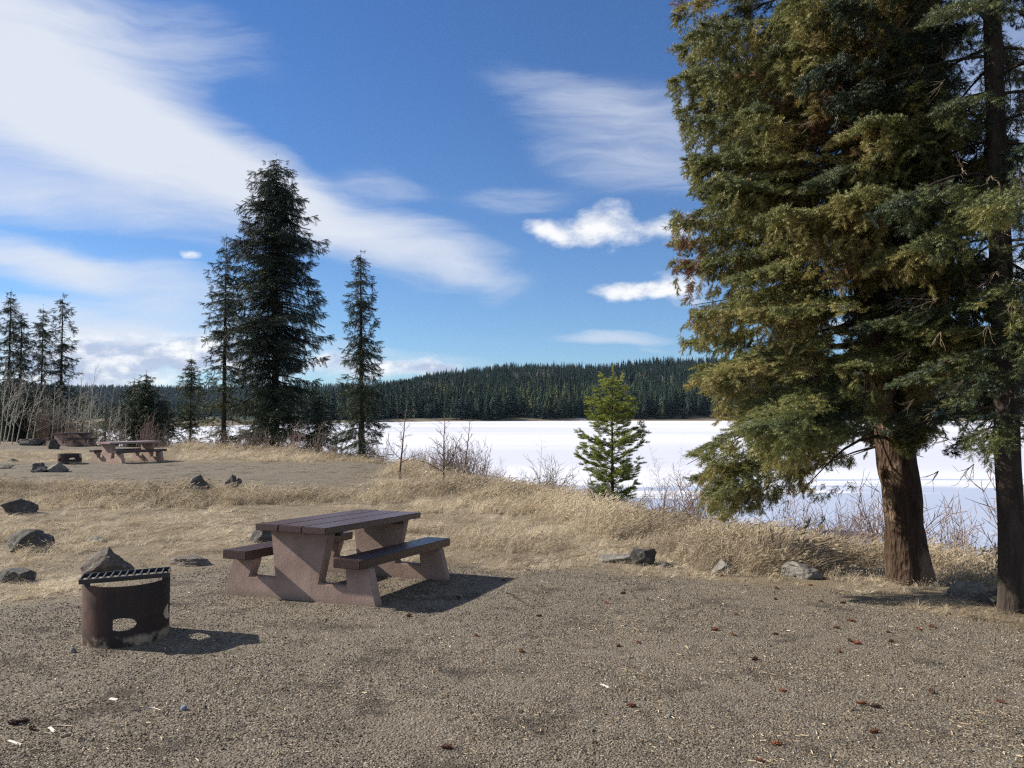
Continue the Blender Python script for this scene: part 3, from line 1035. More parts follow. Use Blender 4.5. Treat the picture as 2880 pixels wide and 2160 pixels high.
# ------------------------------------------------------------------ the young pine
def young_pine():
    D = 16.6
    x = (1322 - PCX) / FPX * D
    g = gz(x, D)
    H = pz(796, D) - g
    root = empty('young_pine', (x, D, g))
    tag(root, 'young bright green pine with upturned shoots, standing alone against the white lake', 'tree')
    ys = [796, 830, 870, 900, 940, 1000, 1060, 1095]
    rs = [4, 14, 32, 42, 50, 58, 54, 40]
    zs_ = [pz(y, D) - g for y in ys][::-1]
    rr = [r / FPX * D for r in rs][::-1]
    Rf = lambda z: float(np.interp(z, zs_, rr))
    def tcol(P, Dv, T, rg):
        return np.clip(.28 + .42 * P[:, 2] / H + .25 * fbm(P[:, 0] * 2, P[:, 1] * 2, P[:, 2] * 2, 2, 3) + rg.uniform(-.15, .15, len(P)), 0, 1)
    zs = np.concatenate([np.arange(.3, H * .92, .155)])
    P, E_, S, T, lm = conifer_crown(23, zs, Rf, 5, .17, 1.8, .42, .15, .25, -.12, side=.30, tint=(.3, .5), tcol=tcol, gap=.60, gapscale=2.2, limb_r=.008, levels=2, t0=.25, jit=.32)
    tp = np.array([[0, 0, H * f] for f in (.93, .96, .985)])
    P = np.concatenate([P, tp]); E_ = np.concatenate([E_, eul(np.array([[.05, .03, 1.]] * 3))]); S = np.append(S, [.15] * 3); T = np.append(T, [.8] * 3)
    trunk_mesh(H * .98, .042, .008, None, 8, seed=4).build('trunk', M_limb, root)
    lm.build('limbs', M_limb, root)['kind'] = 'stuff'
    scatter('crown', P, E_, S, T, SRC_pine, root)['kind'] = 'stuff'
young_pine()

# ------------------------------------------------------------------ far forest
def far_tree(seed, slim=.17):
    rg = np.random.default_rng(seed)
    mb = MB()
    mb.tube([(0, 0, -.03), (0, 0, .5)], [.014, .006], 4, False)
    n = 13
    for i in range(n):
        f = i / (n - 1)
        z = .07 + .90 * f
        r = slim * (1 - f) ** .8 * rg.uniform(.8, 1.2) + .012
        k = 6
        a0 = rg.random() * 6.28
        v, fc = [], []
        for j in range(k):
            a = a0 + j * 6.283 / k + rg.uniform(-.3, .3)
            rr = r * rg.uniform(.6, 1.25)
            w_ = .55
            v += [(0, 0, z + .05), (rr * math.cos(a - w_ * .6), rr * math.sin(a - w_ * .6), z - .03), (rr * 1.1 * math.cos(a), rr * 1.1 * math.sin(a), z - .055 + rg.uniform(-.01, .02)),
                  (rr * math.cos(a + w_ * .6), rr * math.sin(a + w_ * .6), z - .025)]
            fc += [(4 * j, 4 * j + 1, 4 * j + 2), (4 * j, 4 * j + 2, 4 * j + 3)]
        mb.add(v, fc)
    mb.add([(-.006, 0, .93), (.006, 0, .93), (0, 0, 1.02)], [(0, 1, 2)])
    return mb
SRC_far = source('far_tree', [far_tree(i, s) for i, s in enumerate((.13, .15, .17, .20, .14, .24))], M_far)

def bare_far(seed):
    rg = np.random.default_rng(seed)
    mb = MB()
    mb.tube([(0, 0, 0), (rg.uniform(-.03, .03), 0, 1)], [.012, .004], 3, False)
    for i in range(16):
        z = rg.uniform(.3, .9)
        a = rg.random() * 6.28
        l = .26 * (1.15 - z)
        mb.tube([(0, 0, z), (l * math.cos(a), l * math.sin(a), z + l * 1.6)], [.008, .003], 3, False)
    return mb
M_farasp = ramp_mat('distant_aspen_bark', [(0, (.16, .14, .13)), (1, (.30, .27, .25))], 0.9, 0.1)
SRC_bare = source('far_aspen', [bare_far(i) for i in range(3)], M_farasp)

def up_rot(n, tilt=.03):
    return np.stack([R.uniform(-tilt, tilt, n), R.uniform(-tilt, tilt, n), R.uniform(0, 6.28, n)], 1)

def forest_points(n, a0, a1, r0, r1, power=1.0):
    p = R.uniform(a0, a1, n)
    r = r0 + (r1 - r0) * R.random(n) ** power
    a = np.arctan((p - PCX) / FPX)
    return np.sin(a) * r, np.cos(a) * r, p, r

Fx, Fy, Fp, Fr = forest_points(15000, 640, 2500, 560, 1420)
ok = lake_sd(Fx, Fy) > 14
grass_gap = (np.abs(Fp - 890) < 75) & (lake_sd(Fx, Fy) < 45) | (np.abs(Fp - 1115) < 45) & (lake_sd(Fx, Fy) < 22)
aspn = fbm(Fx / 90, Fy / 90, 0, 2, 61)
isasp = (aspn > .42) & (lake_sd(Fx, Fy) > 90) & (lake_sd(Fx, Fy) < 420)
ok &= ~grass_gap
sel = ok & ~isasp
Hh = R.uniform(13, 24, len(Fx)) * (1 + .3 * fbm(Fx / 60, Fy / 60, 0, 2, 33))
Pf = np.stack([Fx, Fy, height(Fx, Fy)], 1)
tt = np.clip(.35 + .5 * fbm(Fx / 50, Fy / 50, 0, 2, 70) + R.uniform(-.25, .25, len(Fx)) + .25 * (lake_sd(Fx, Fy) < 130), 0, 1)
fo = scatter('conifer_forest', Pf[sel], up_rot(sel.sum()), Hh[sel], tt[sel], SRC_far)
tag(fo, 'dark conifer forest covering the long ridge across the frozen lake', 'forest', kind='stuff')
sela = ok & isasp & (R.random(len(Fx)) < .9)
fa = scatter('aspen_grove', Pf[sela], up_rot(sela.sum()), Hh[sela] * .8, R.random(sela.sum()), SRC_bare)
tag(fa, 'pale leafless aspen patches scattered through the forest on the ridge', 'grove', kind='stuff')

Fx, Fy, Fp, Fr = forest_points(13000, -500, 1000, 620, 3300, .8)
sdf = lake_sd(Fx, Fy)
ok = (sdf > 20) & ((Fr > 1050 + 120 * fbm(Fx / 200, Fy / 200, 0, 2, 5)) | (Fp > 640)) 
Hh = R.uniform(13, 23, len(Fx))
Pf = np.stack([Fx, Fy, height(Fx, Fy)], 1)
fo2 = scatter('distant_forest', Pf[ok], up_rot(ok.sum()), Hh[ok] * (1 + .35 * (Fr[ok] > 2200)), np.clip(R.uniform(0, .6, ok.sum()), 0, 1), SRC_far)
tag(fo2, 'bluish conifer forest on the low hills far behind the left shore', 'forest', kind='stuff')

# single trees along the far shore
fts = [far_tree(100 + i, s).build('shore_spruce', M_far1, link=False).data for i, s in enumerate((.15, .18, .22, .16, .26))]
def shore_tree(x, y, h, k, label, group, name='shore_spruce', bend=0):
    o = bpy.data.objects.new(name, fts[k % 5])
    COL.objects.link(o)
    o.location = (x, y, gz(x, y) - .1)
    o.scale = (h, h, h)
    o.rotation_euler = (0, 0, rnd.random() * 6.28)
    tag(o, label, 'tree', group)
    return o
cnt = 0
for i in range(3000):
    if cnt >= 230:
        break
    p = rnd.uniform(700, 2230)
    a = math.atan((p - PCX) / FPX)
    r = rnd.uniform(480, 680)
    x, y = math.sin(a) * r, math.cos(a) * r
    s = float(lake_sd(np.array([x]), np.array([y]))[0])
    if not (5 < s < 26):
        continue
    if abs(p - 890) < 70 and s < 24 and rnd.random() < .93 or abs(p - 1115) < 45:
        continue
    cnt += 1
    shore_tree(x, y, rnd.uniform(10, 21), rnd.randrange(5), 'conifer in the front row along the far shore of the lake', 'conifers lining the far shore')
cnt = 0
for i in range(900):
    if cnt >= 42:
        break
    p = rnd.uniform(150, 700)
    a = math.atan((p - PCX) / FPX)
    r = rnd.uniform(290, 620)
    x, y = math.sin(a) * r, math.cos(a) * r
    s = float(lake_sd(np.array([x]), np.array([y]))[0])
    if s < 10:
        continue
    cnt += 1
    shore_tree(x, y, rnd.uniform(6, 13), rnd.randrange(5), 'distant conifer on the brown flat behind the left end of the lake', 'conifers on the flat behind the left shore')

# ------------------------------------------------------------------ snow left on the far bank
def snow_patch(px, r_, wdt, dep, label):
    a = math.atan((px - PCX) / FPX)
    x0, y0 = math.sin(a) * r_, math.cos(a) * r_
    mb = MB()
    n = 18
    v = [(x0, y0, gz(x0, y0) + .9)]
    for j in range(n):
        t = j * 6.283 / n
        q = 1 + rnd.uniform(-.3, .3)
        x, y = x0 + math.cos(t) * wdt * q, y0 + math.sin(t) * dep * q
        v.append((x, y, gz(x, y) - .05))
    mb.add(v, [(0, 1 + j, 1 + (j + 1) % n) for j in range(n)], True)
    o = mb.build('snow_patch', M_ice)
    tag(o, label, 'snow patch')
for q in [(1112, 622, 11, 7, 'broad snow patch in the clearing on the far shore'), (1258, 604, 7, 3, 'small snow patch under the far trees left of the young pine'),
          (1035, 590, 6, 2.5, 'small snow patch on the far shore left of the clearing')]:
    snow_patch(*q)

# ------------------------------------------------------------------ rocks
def f_rock(c1, c2, c3):
    def f(t, b):
        co = obj_co(t)
        n = t.noise(co, 5, 6, 0.7)
        n2 = t.noise(co, 24, 5, 0.7)
        c = t.ramp(t.math('ADD', t.math('MULTIPLY', n, .6), t.math('MULTIPLY', n2, .4)), [(0.3, c1), (0.5, c2), (0.68, c3)])
        l = t.noise(co, 11, 3, 0.6)
        c = t.mix(t.mrange(l, .60, .72, 0, .6), c, (0.30, 0.29, 0.25))
        t.l.new(c, b.inputs['Base Color'])
        bump(t, b, t.math('ADD', n, t.math('MULTIPLY', n2, .6)), 1.0, 0.03)
    return f
M_rockd = mat('dark_rock', f_rock((0.030, 0.027, 0.024), (0.070, 0.064, 0.057), (0.15, 0.138, 0.122)), rough=.85, spec=.2)
M_rockb = mat('brown_rock', f_rock((0.045, 0.036, 0.030), (0.115, 0.095, 0.078), (0.21, 0.18, 0.15)), rough=.88, spec=.2)
M_rockl = mat('pale_rock', f_rock((0.08, 0.074, 0.064), (0.17, 0.158, 0.138), (0.28, 0.262, 0.232)), rough=.88, spec=.2)

ROCKS = []
def clear_rocks(x, y):
    k = np.ones(len(x), bool)
    for rx, ry, rr_, rh in ROCKS:
        k &= ~((np.abs(x - rx) < rr_ * 1.0 + .03) & (y > ry - .06 - rr_ * .4) & (y < ry + rr_ * 1.5))
    return k
def rock(px, py, wpx, hpx, m, label, seed, deep=.8, shape='round', name='boulder', group=None, sub=5, sink=.5):
    p = at(px, py)
    D = p.y
    W, Hh = wpx / FPX * D, hpx / FPX * D
    bm = bmesh.new()
    bmesh.ops.create_icosphere(bm, subdivisions=sub, radius=1)
    rg = random.Random(seed)
    planes = [(Vector((rg.uniform(-1, 1), rg.uniform(-1, 1), rg.uniform(-.6, 1))).normalized(), rg.uniform(.45, .8)) for _ in range(11)]
    if shape == 'flat':
        planes.append((Vector((0, 0, 1)), .45))
    for v in bm.verts:
        d = v.co.normalized()
        r = 1.0
        for n_, k in planes:
            c = d.dot(n_)
            if c > .05:
                r = min(r, k / c)
        q = d * r
        if shape == 'peak':
            hgt = max(0, q.z)
            q.x *= (1 - .5 * min(1, hgt / .9))
            q.y *= (1 - .4 * min(1, hgt / .9))
            q.z *= 1.15 if hgt else 1
        v.co = q
    co = np.array([v.co for v in bm.verts])
    nn = fbm(co[:, 0] * 2.4 + seed, co[:, 1] * 2.4, co[:, 2] * 2.4, 4, seed)
    co *= (1 + .20 * nn + .05 * fbm(co[:, 0] * 9, co[:, 1] * 9, co[:, 2] * 9, 3, seed + 3))[:, None]
    lo, hi = co.min(0), co.max(0)
    sc = np.array([W / (hi[0] - lo[0]), W * deep / (hi[1] - lo[1]), Hh * (1 + sink) / (hi[2] - lo[2])])
    off = np.array([-(lo[0] + hi[0]) / 2, -(lo[1] + hi[1]) / 2, -lo[2]])
    co = (co + off) * sc
    co[:, 2] -= Hh * sink
    for v, c in zip(bm.verts, co):
        v.co = c
    me = bpy.data.meshes.new(name)
    bm.to_mesh(me)
    bm.free()
    me.materials.append(m)
    me.polygons.foreach_set('use_smooth', [True] * len(me.polygons))
    o = bpy.data.objects.new(name, me)
    COL.objects.link(o)
    o.location = (p.x, p.y + W * deep * .3, p.z)
    tag(o, label, 'rock', group)
    ROCKS.append((p.x, p.y, W / 2, Hh))
    return o
rock(62, 1192, 112, 46, M_rockd, 'rounded dark grey boulder in the dry grass near the left edge', 1)
rock(20, 1262, 88, 28, M_rockd, 'low dark slab of rock cut by the left edge of the photo', 2, shape='flat', name='slab_rock')
rock(222, 1238, 98, 52, M_rockb, 'pointed brown rock standing just behind the near fire ring', 3, shape='peak', deep=.7, name='pointed_rock')
rock(405, 1222, 96, 16, M_rockb, 'flat ribbed rock flush with the ground between fire ring and near table', 4, shape='flat', name='flat_rock')
rock(202, 1173, 44, 13, M_rockl, 'small pale stone in the grass above the pointed rock', 5, name='stone')
rock(562, 1172, 60, 44, M_rockd, 'dark boulder half hidden behind the near table', 6)
rock(1392, 1222, 62, 34, M_rockd, 'dark blocky rock with flat top in the grass edge', 7, shape='flat', deep=.7)
rock(1335, 1216, 80, 14, M_rockl, 'low pale rock touching the left side of the dark blocky one', 8, shape='flat', name='flat_rock')
rock(1440, 1226, 34, 10, M_rockd, 'small dark stone leaning on the right side of the blocky rock', 17, name='stone')
rock(1570, 1238, 60, 24, M_rockl, 'low rounded grey rock at the gravel edge, right of the blocky one', 9, name='flat_rock')
rock(1742, 1250, 84, 32, M_rockl, 'low broad grey rock at the gravel edge left of the huge spruce', 10, name='flat_rock')
rock(2095, 1296, 90, 34, M_rockl, 'long pale slab between the two right-hand trunks', 11, shape='flat', deep=.5, name='slab_rock')
rock(2162, 1310, 84, 30, M_rockd, 'dark slab leaning against the foot of the slender spruce', 12, shape='flat', deep=.5, name='slab_rock')
rock(2206, 1316, 18, 9, M_rockl, 'small cream stone by the slender spruce', 18, name='stone')
rock(30, 1112, 84, 34, M_rockd, 'grey rock under arching grass at the left edge', 13)
rock(312, 1068, 54, 26, M_rockd, 'dark rock in the grass bank, left one of the three in a row', 14)
rock(423, 1068, 50, 42, M_rockd, 'tallest dark rock of the three in the grass bank', 15)
rock(498, 1062, 42, 36, M_rockd, 'dark rock in the grass bank, right one of the three in a row', 16)
rock(76, 1020, 46, 20, M_rockd, 'dark wedge rock left of the small pale pyramid rock', 19, shape='peak')
rock(121, 1020, 40, 22, M_rockl, 'small pale pyramid-shaped rock below the far fire ring', 20, shape='peak', name='pointed_rock')
rock(8, 1012, 30, 8, M_rockd, 'flat dark rock at the left edge of the far pad', 21, name='flat_rock')
rock(24, 999, 26, 8, M_rockd, 'small dark rock lying left of the far fire ring', 22, name='stone')
rock(495, 977, 34, 10, M_rockd, 'low dark rock on the crest below the thin spruce', 23, name='flat_rock')
rock(552, 980, 26, 10, M_rockd, 'low dark rock on the crest under the tallest spruce', 24, name='flat_rock')
rock(608, 970, 16, 12, M_rockd, 'small upright dark rock at the foot of the tallest spruce', 25, name='stone')
rock(113, 970, 24, 22, M_rockd, 'round dark boulder beside the third picnic table', 26)
rock(62, 962, 52, 14, M_rockd, 'low black rocks heap left of the third picnic table', 27, shape='flat', name='flat_rock')

# ------------------------------------------------------------------ picnic tables
def f_paint(base, hi, lo):
    def f(t, b):
        co = obj_co(t)
        n = t.noise(t.mapping(co, scale=(6, 1, 6)), 9, 5, 0.65)
        g = t.noise(t.mapping(co, scale=(40, 2.0, 40)), 2, 3, 0.6)
        c = t.ramp(n, [(0.3, lo), (0.55, base), (0.8, hi)])
        sc = t.noise(co, 34, 3, 0.7)
        c = t.mix(t.mrange(sc, .70, .76, 0, .55), c, (0.26, 0.22, 0.19))
        t.l.new(c, b.inputs['Base Color'])
        t.l.new(t.mrange(n, .3, .8, .30, .5), b.inputs['Roughness'])
        bump(t, b, t.math('ADD', g, t.math('MULTIPLY', sc, .4)), .35, 0.004)
    return f
M_plank = mat('brown_painted_wood', f_paint((0.075, 0.046, 0.039), (0.105, 0.068, 0.058), (0.052, 0.031, 0.027)), spec=.4)
M_bench = mat('dark_brown_painted_wood', f_paint((0.050, 0.027, 0.023), (0.080, 0.050, 0.043), (0.032, 0.017, 0.015)), spec=.5)
def f_conc(t, b):
    co = obj_co(t)
    n = t.noise(co, 4, 5, 0.65)
    n2 = t.noise(co, 45, 4, 0.65)
    c = t.ramp(n, [(0.3, (0.235, 0.162, 0.132)), (0.55, (0.31, 0.22, 0.18)), (0.8, (0.39, 0.285, 0.24))])
    c = t.mix(t.mrange(n2, .62, .75, 0, .4), c, (0.44, 0.33, 0.29))
    s = t.new('ShaderNodeSeparateXYZ')
    t.l.new(co, s.inputs[0])
    c = t.mix(t.mrange(t.math('ADD', s.outputs[2], t.math('MULTIPLY', n, -.12)), .02, -.06, 0, .5), c, (0.16, 0.13, 0.10))
    t.l.new(c, b.inputs['Base Color'])
    bump(t, b, t.math('ADD', t.math('MULTIPLY', n2, .5), n), .6, 0.008)
M_conc = mat('pink_brown_concrete', f_conc, rough=.85, spec=.2)
M_steel = mat('dark_steel', None, (0.05, 0.045, 0.042), .5, .5)

FRAME = [(-.905, -.08), (-.90, .02), (-.855, .19), (-.80, .37), (-.52, .37), (-.585, .195), (-.275, .195), (-.35, .67), (.35, .67), (.25, .185), (.56, .18),
         (.535, .37), (.80, .37), (.85, .19), (.90, .02), (.905, -.08)]
def frame_bm(v0, v1):
    bm = bmesh.new()
    a = [bm.verts.new((x, v0, z)) for x, z in FRAME]
    b = [bm.verts.new((x, v1, z)) for x, z in FRAME]
    n = len(FRAME)
    bm.faces.new(a)
    bm.faces.new(b[::-1])
    for i in range(n):
        bm.faces.new((a[(i + 1) % n], a[i], b[i], b[(i + 1) % n]))
    bmesh.ops.recalc_face_normals(bm, faces=bm.faces)
    bmesh.ops.triangulate(bm, faces=[f for f in bm.faces if len(f.verts) > 4])
    bmesh.ops.bevel(bm, geom=[e for e in bm.edges if e.calc_face_angle(0) > .3], offset=.012, segments=2, affect='EDGES')
    return bm

def plank_bm(x0, x1, y0, y1, z0, z1, bev=.007, seed=0):
    bm = bmesh.new()
    bmesh.ops.create_cube(bm, size=1)
    for v in bm.verts:
        v.co = ((x0 + x1) / 2 + v.co.x * (x1 - x0), (y0 + y1) / 2 + v.co.y * (y1 - y0), (z0 + z1) / 2 + v.co.z * (z1 - z0))
    bmesh.ops.bevel(bm, geom=bm.edges, offset=bev, segments=2, affect='EDGES')
    return bm

def bobj(name, bm, m, parent, smooth=False):
    me = bpy.data.meshes.new(name)
    bm.to_mesh(me)
    bm.free()
    me.materials.append(m)
    o = bpy.data.objects.new(name, me)
    COL.objects.link(o)
    o.parent = parent
    return o

def picnic_table(label):
    root = empty('picnic_table')
    tag(root, label, 'picnic table', 'concrete framed picnic tables')
    for (v0, v1) in ((.157, .272), (1.628, 1.743)):
        bobj('end_frame', frame_bm(v0, v1), M_conc, root)
    W = .417
    for i in range(3):
        a, b = -W + i * 2 * W / 3, -W + (i + 1) * 2 * W / 3
        bobj('tabletop_plank', plank_bm(a + .003, b - .003, rnd.uniform(-.004, .004), 1.9 + rnd.uniform(-.004, .004), .674, .74 + rnd.uniform(-.002, .001)), M_plank, root)
    for s in (-1, 1):
        x0, x1 = sorted((s * .51, s * .804))
        bobj('bench_plank', plank_bm(x0, x1, 0, 1.9, .374, .461), M_bench, root)
    for v in (.33, 1.57):
        mb = MB()
        mb.box((0, v, .652), (.76, .05, .044))
        o = mb.build('steel_cleat', M_steel, root)
    return root
T1 = picnic_table('near brown picnic table on pinkish concrete end frames, at the gravel edge')
T1.location = (-2.165, 7.513, -.018)
T1.rotation_euler = (-.038, 0, -.377)
def foot(px, py, th):
    p = at(px, py)
    return (p.x - .9 * math.cos(th) + .157 * math.sin(th), p.y - .9 * math.sin(th) - .157 * math.cos(th), p.z - .03)
T2 = copy_thing(T1, foot(264, 1001.5, -.545), -.545)
T2['label'] = 'middle picnic table with pale pinkish top, beside the low far fire ring'
T3 = copy_thing(T1, foot(154.6, 965, -.327), -.327)
T3['label'] = 'farthest picnic table, at the far left in front of the pale aspen stems'
M_plank_pale = mat('faded_pink_paint', f_paint((0.27, 0.185, 0.165), (0.34, 0.24, 0.215), (0.20, 0.135, 0.12)), spec=.4)
for ch in T2.children:
    if ch.name.startswith('tabletop_plank'):
        ch.data = ch.data.copy()
        ch.data.materials[0] = M_plank_pale

# ------------------------------------------------------------------ fire rings
def f_rust(t, b):
    co = obj_co(t)
    n = t.noise(co, 4, 5, 0.7)
    n2 = t.noise(t.mapping(co, scale=(1, 1, .25)), 14, 4, 0.6)
    s = t.new('ShaderNodeSeparateXYZ')
    t.l.new(co, s.inputs[0])
    c = t.ramp(t.math('ADD', t.math('MULTIPLY', n, .6), t.math('MULTIPLY', n2, .4)), [(0.3, (0.014, 0.012, 0.012)), (0.5, (0.026, 0.018, 0.016)), (0.7, (0.055, 0.030, 0.022))])
    leftm = t.math('MULTIPLY', t.mrange(s.outputs[0], -.10, -.28), t.mrange(n, .3, .55))
    c = t.mix(t.math('MULTIPLY', leftm, .6), c, (0.12, 0.060, 0.042))
    ed = t.mrange(t.math('ADD', s.outputs[2], t.math('MULTIPLY', t.math('SUBTRACT', n2, .5), .10)), .085, .045)
    c = t.mix(t.math('MULTIPLY', ed, t.mrange(n, .42, .56)), c, (0.30, 0.235, 0.165))
    t.l.new(c, b.inputs['Base Color'])
    bump(t, b, t.math('ADD', n, n2), .5, 0.004)
M_rust = mat('sooty_rusty_steel', f_rust, rough=.65, spec=.35)
M_grate = mat('black_grate_steel', None, (0.028, 0.026, 0.026), .38, .5)

def ring_wall(rr, hfun, th, holes, name, parent, m):
    N = 120
    bm = bmesh.new()
    ro, ri = rr, rr - th
    def lvl(a):
        return hfun(a)
    V = []
    for i in range(N):
        a = 2 * math.pi * i / N
        h = lvl(a)
        c, s = math.sin(a), -math.cos(a)          # a = 0 faces the camera side (-y)
        V.append([bm.verts.new((r * c, r * s, z)) for r, z in ((ro, -.08), (ro, h), (ri, h), (ri, -.08))])
    for i in range(N):
        A, B = V[i], V[(i + 1) % N]
        for k in range(4):
            bm.faces.new((A[k], B[k], B[(k + 1) % 4], A[(k + 1) % 4]))
    bmesh.ops.recalc_face_normals(bm, faces=bm.faces)
    me = bpy.data.meshes.new(name)
    bm.to_mesh(me)
    bm.free()
    me.materials.append(m)
    o = bpy.data.objects.new(name, me)
    COL.objects.link(o)
    cm = bmesh.new()
    for (a, z, w_, h_, square) in holes:
        n = 32
        r1, r2 = rr - .12, rr + .12
        c, s = math.sin(a), -math.cos(a)
        tx, ty = math.cos(a), math.sin(a)
        ring = []
        for j in range(n):
            t_ = 2 * math.pi * j / n
            ux, uz = math.cos(t_), math.sin(t_)
            if square and ux < -.45:
                ux = -.62
            ring.append((ux * w_ / 2, z + uz * h_ / 2))
        va = [cm.verts.new((r1 * c + tx * q[0], r1 * s + ty * q[0], q[1])) for q in ring]
        vb = [cm.verts.new((r2 * c + tx * q[0], r2 * s + ty * q[0], q[1])) for q in ring]
        cm.faces.new(va)
        cm.faces.new(vb[::-1])
        for j in range(n):
            k = (j + 1) % n
            cm.faces.new((va[k], va[j], vb[j], vb[k]))
    bmesh.ops.recalc_face_normals(cm, faces=cm.faces)
    cme = bpy.data.meshes.new('cut')
    cm.to_mesh(cme)
    cm.free()
    co = bpy.data.objects.new('cut', cme)
    COL.objects.link(co)
    md = o.modifiers.new('b', 'BOOLEAN')
    md.operation = 'DIFFERENCE'
    md.object = co
    md.solver = 'EXACT'
    bpy.context.view_layer.update()
    ev = o.evaluated_get(bpy.context.evaluated_depsgraph_get())
    nm = bpy.data.meshes.new_from_object(ev)
    o.modifiers.clear()
    o.data = nm
    bpy.data.objects.remove(co)
    o.parent = parent
    return o

def near_ring():
    root = empty('fire_ring', (-3.14, 6.37, .0))
    root.rotation_euler = (0, 0, math.atan2(-3.14, 6.37) * -1)
    tag(root, 'near rusty steel fire ring with black cooking grate on top', 'fire ring')
    def hf(a):
        a = (a + math.pi) % (2 * math.pi) - math.pi
        d = abs(a)
        if .95 < a < 1.85:
            return .500
        return .462 if -1.72 < a < 1.95 else -.05
    ring_wall(.322, hf, .012, [(-.10, .168, .205, .10, True), (1.28, .19, .18, .12, False), ], 'ring_wall', root, M_rust)
    # the grate: a bar frame on edge with eleven flat bars, lying over the nearer half
    x0, x1, ya, yb_, zt = -.335, .305, -.18, .08, .515
    def gbar(name, pa, pb, wd, ht, par):
        pa, pb = Vector(pa), Vector(pb)
        d = (pb - pa)
        mb = MB()
        mb.box(((pa.x + pb.x) / 2, (pa.y + pb.y) / 2, (pa.z + pb.z) / 2), (d.length, wd, ht), (0, 0, math.atan2(d.y, d.x)))
        return mb.build(name, M_grate, par)
    gr = empty('cooking_grate')
    gr.parent = root
    for (a, b) in (((x0, ya, zt - .018), (x1, ya, zt - .018)), ((x0 + .02, yb_, zt - .018), (x1 + .02, yb_, zt - .018)), ((x0, ya, zt - .018), (x0 + .02, yb_, zt - .018)), ((x1, ya, zt - .018), (x1 + .02, yb_, zt - .018))):
        gbar('frame_bar', a, b, .008, .036, gr)
    n = 11
    for i in range(1, n + 1):
        x = x0 + (x1 - x0) * i / (n + 1)
        gbar('grate_bar', (x - .004, ya + .005, zt - .018), (x + .024, yb_ - .005, zt - .018), .010, .032, gr)
    gbar('grate_arm', (x0 + .06, ya + .02, .47), (x0 + .06, yb_ + .06, .47), .03, .03, root)
    return root
near_ring()

def far_ring():
    p = at(137, 1003)
    root = empty('fire_ring', (p.x, p.y + .35, p.z))
    root.rotation_euler = (0, 0, .5)
    tag(root, 'far low dark fire ring with a stepped rim, in front of the middle table', 'fire ring')
    def hf(a):
        a = (a + math.pi) % (2 * math.pi) - math.pi
        return .20 if .9 < a < 1.8 else .33
    ring_wall(.36, hf, .02, [(-.9, .15, .14, .10, False), (.25, .17, .2, .08, False), (3.0, .17, .2, .1, False)], 'ring_wall', root, M_rust)
far_ring()

# ------------------------------------------------------------------ bare saplings and aspens
def bare_tree(mb, H, lean, spread, rg, r0, nbr, up=1.3, base=.25, sides=4, twigs=3, crook=.03):
    n = 12
    z = np.linspace(0, 1, n)
    wob = np.cumsum(rg.normal(0, crook, (n, 2)), 0) * .35
    wob -= wob[0]
    pts = np.stack([lean[0] * z ** 1.1 + wob[:, 0] * H * .3, lean[1] * z + wob[:, 1] * H * .3, z * H], 1)
    mb.tube(pts, np.linspace(r0, r0 * .15, n), sides, False)
    for i in range(nbr):
        f = base + (1 - base) * (i + rg.random()) / nbr * .97
        p = np.array([np.interp(f, z, pts[:, k]) for k in range(3)])
        a = rg.random() * 6.283
        L = spread * (1.15 - f) ** .7 * rg.uniform(.5, 1.15)
        d = np.array([math.cos(a), math.sin(a), up * rg.uniform(.6, 1.3)])
        d /= np.linalg.norm(d)
        q = [p]
        dd = d.copy()
        for k in range(4):
            dd = dd + np.array([0, 0, .05]) + rg.normal(0, .13, 3)
            dd /= np.linalg.norm(dd)
            q.append(q[-1] + dd * L / 4)
        rb = max(r0 * .45 * (1.1 - f), .0050)
        mb.tube(q, np.linspace(rb, rb * .3, 5), 3, False)
        for k in range(1, 4):
            for _ in range(twigs):
                e = dd + rg.normal(0, .6, 3)
                e[2] = abs(e[2])
                e /= np.linalg.norm(e)
                l2 = L * rg.uniform(.15, .38)
                b0 = q[k] + (q[k + 1] - q[k]) * rg.random()
                mb.tube([b0, b0 + e * l2 * .5, b0 + (e + rg.normal(0, .15, 3)) * l2], [rb * .5, rb * .4, rb * .2], 3, False)

def sapling(px, pyb, tx, ty, name, label, m, D=None, spread=.25, nbr=16, r=.012, group=None, seed=0, stems=1, base=.2, twigs=2, up=.6, cat='sapling'):
    p = at(px, pyb) if D is None else None
    if p is None:
        x = (px - PCX) / FPX * D
        p = Vector((x, D, gz(x, D)))
    D = p.y
    H = pz(ty, D) - p.z
    rg = np.random.default_rng(seed + int(px) * 7)
    lean = ((tx - px) / FPX * D, rg.uniform(-.1, .1) * H * .3)
    mb = MB()
    for s in range(stems):
        k = 1 if s == 0 else rg.uniform(.55, .95)
        ln = (lean[0] * k + (rg.uniform(-.12, .12) * H if s else 0), lean[1])
        bare_tree(mb, H * k, ln, spread * H, rg, r * k, nbr, up=up, base=base, twigs=twigs)
    o = mb.build(name, m, loc=p)
    tag(o, label, cat, group)
    return o
sapling(863, 1036, 881, 872, 'bare_sapling', 'leafless sapling left of the pair at the grass crest, right of the narrow spruce', M_twig, spread=.36, r=.034, seed=1, twigs=3)
sapling(957, 1056, 960, 898, 'bare_sapling', 'dark-stemmed leafless sapling, left one of the crossing pair at the crest', M_twig, spread=.38, r=.036, seed=2, twigs=3)
sapling(998, 1048, 1014, 905, 'bare_sapling', 'leafless sapling leaning right, right one of the crossing pair', M_twig, spread=.38, r=.030, seed=3, twigs=3)
sapling(1166, 1066, 1172, 950, 'bare_sapling', 'small pale leafless sapling against the snow between the table and the young pine', M_twig, spread=.40, r=.022, seed=4, twigs=3)
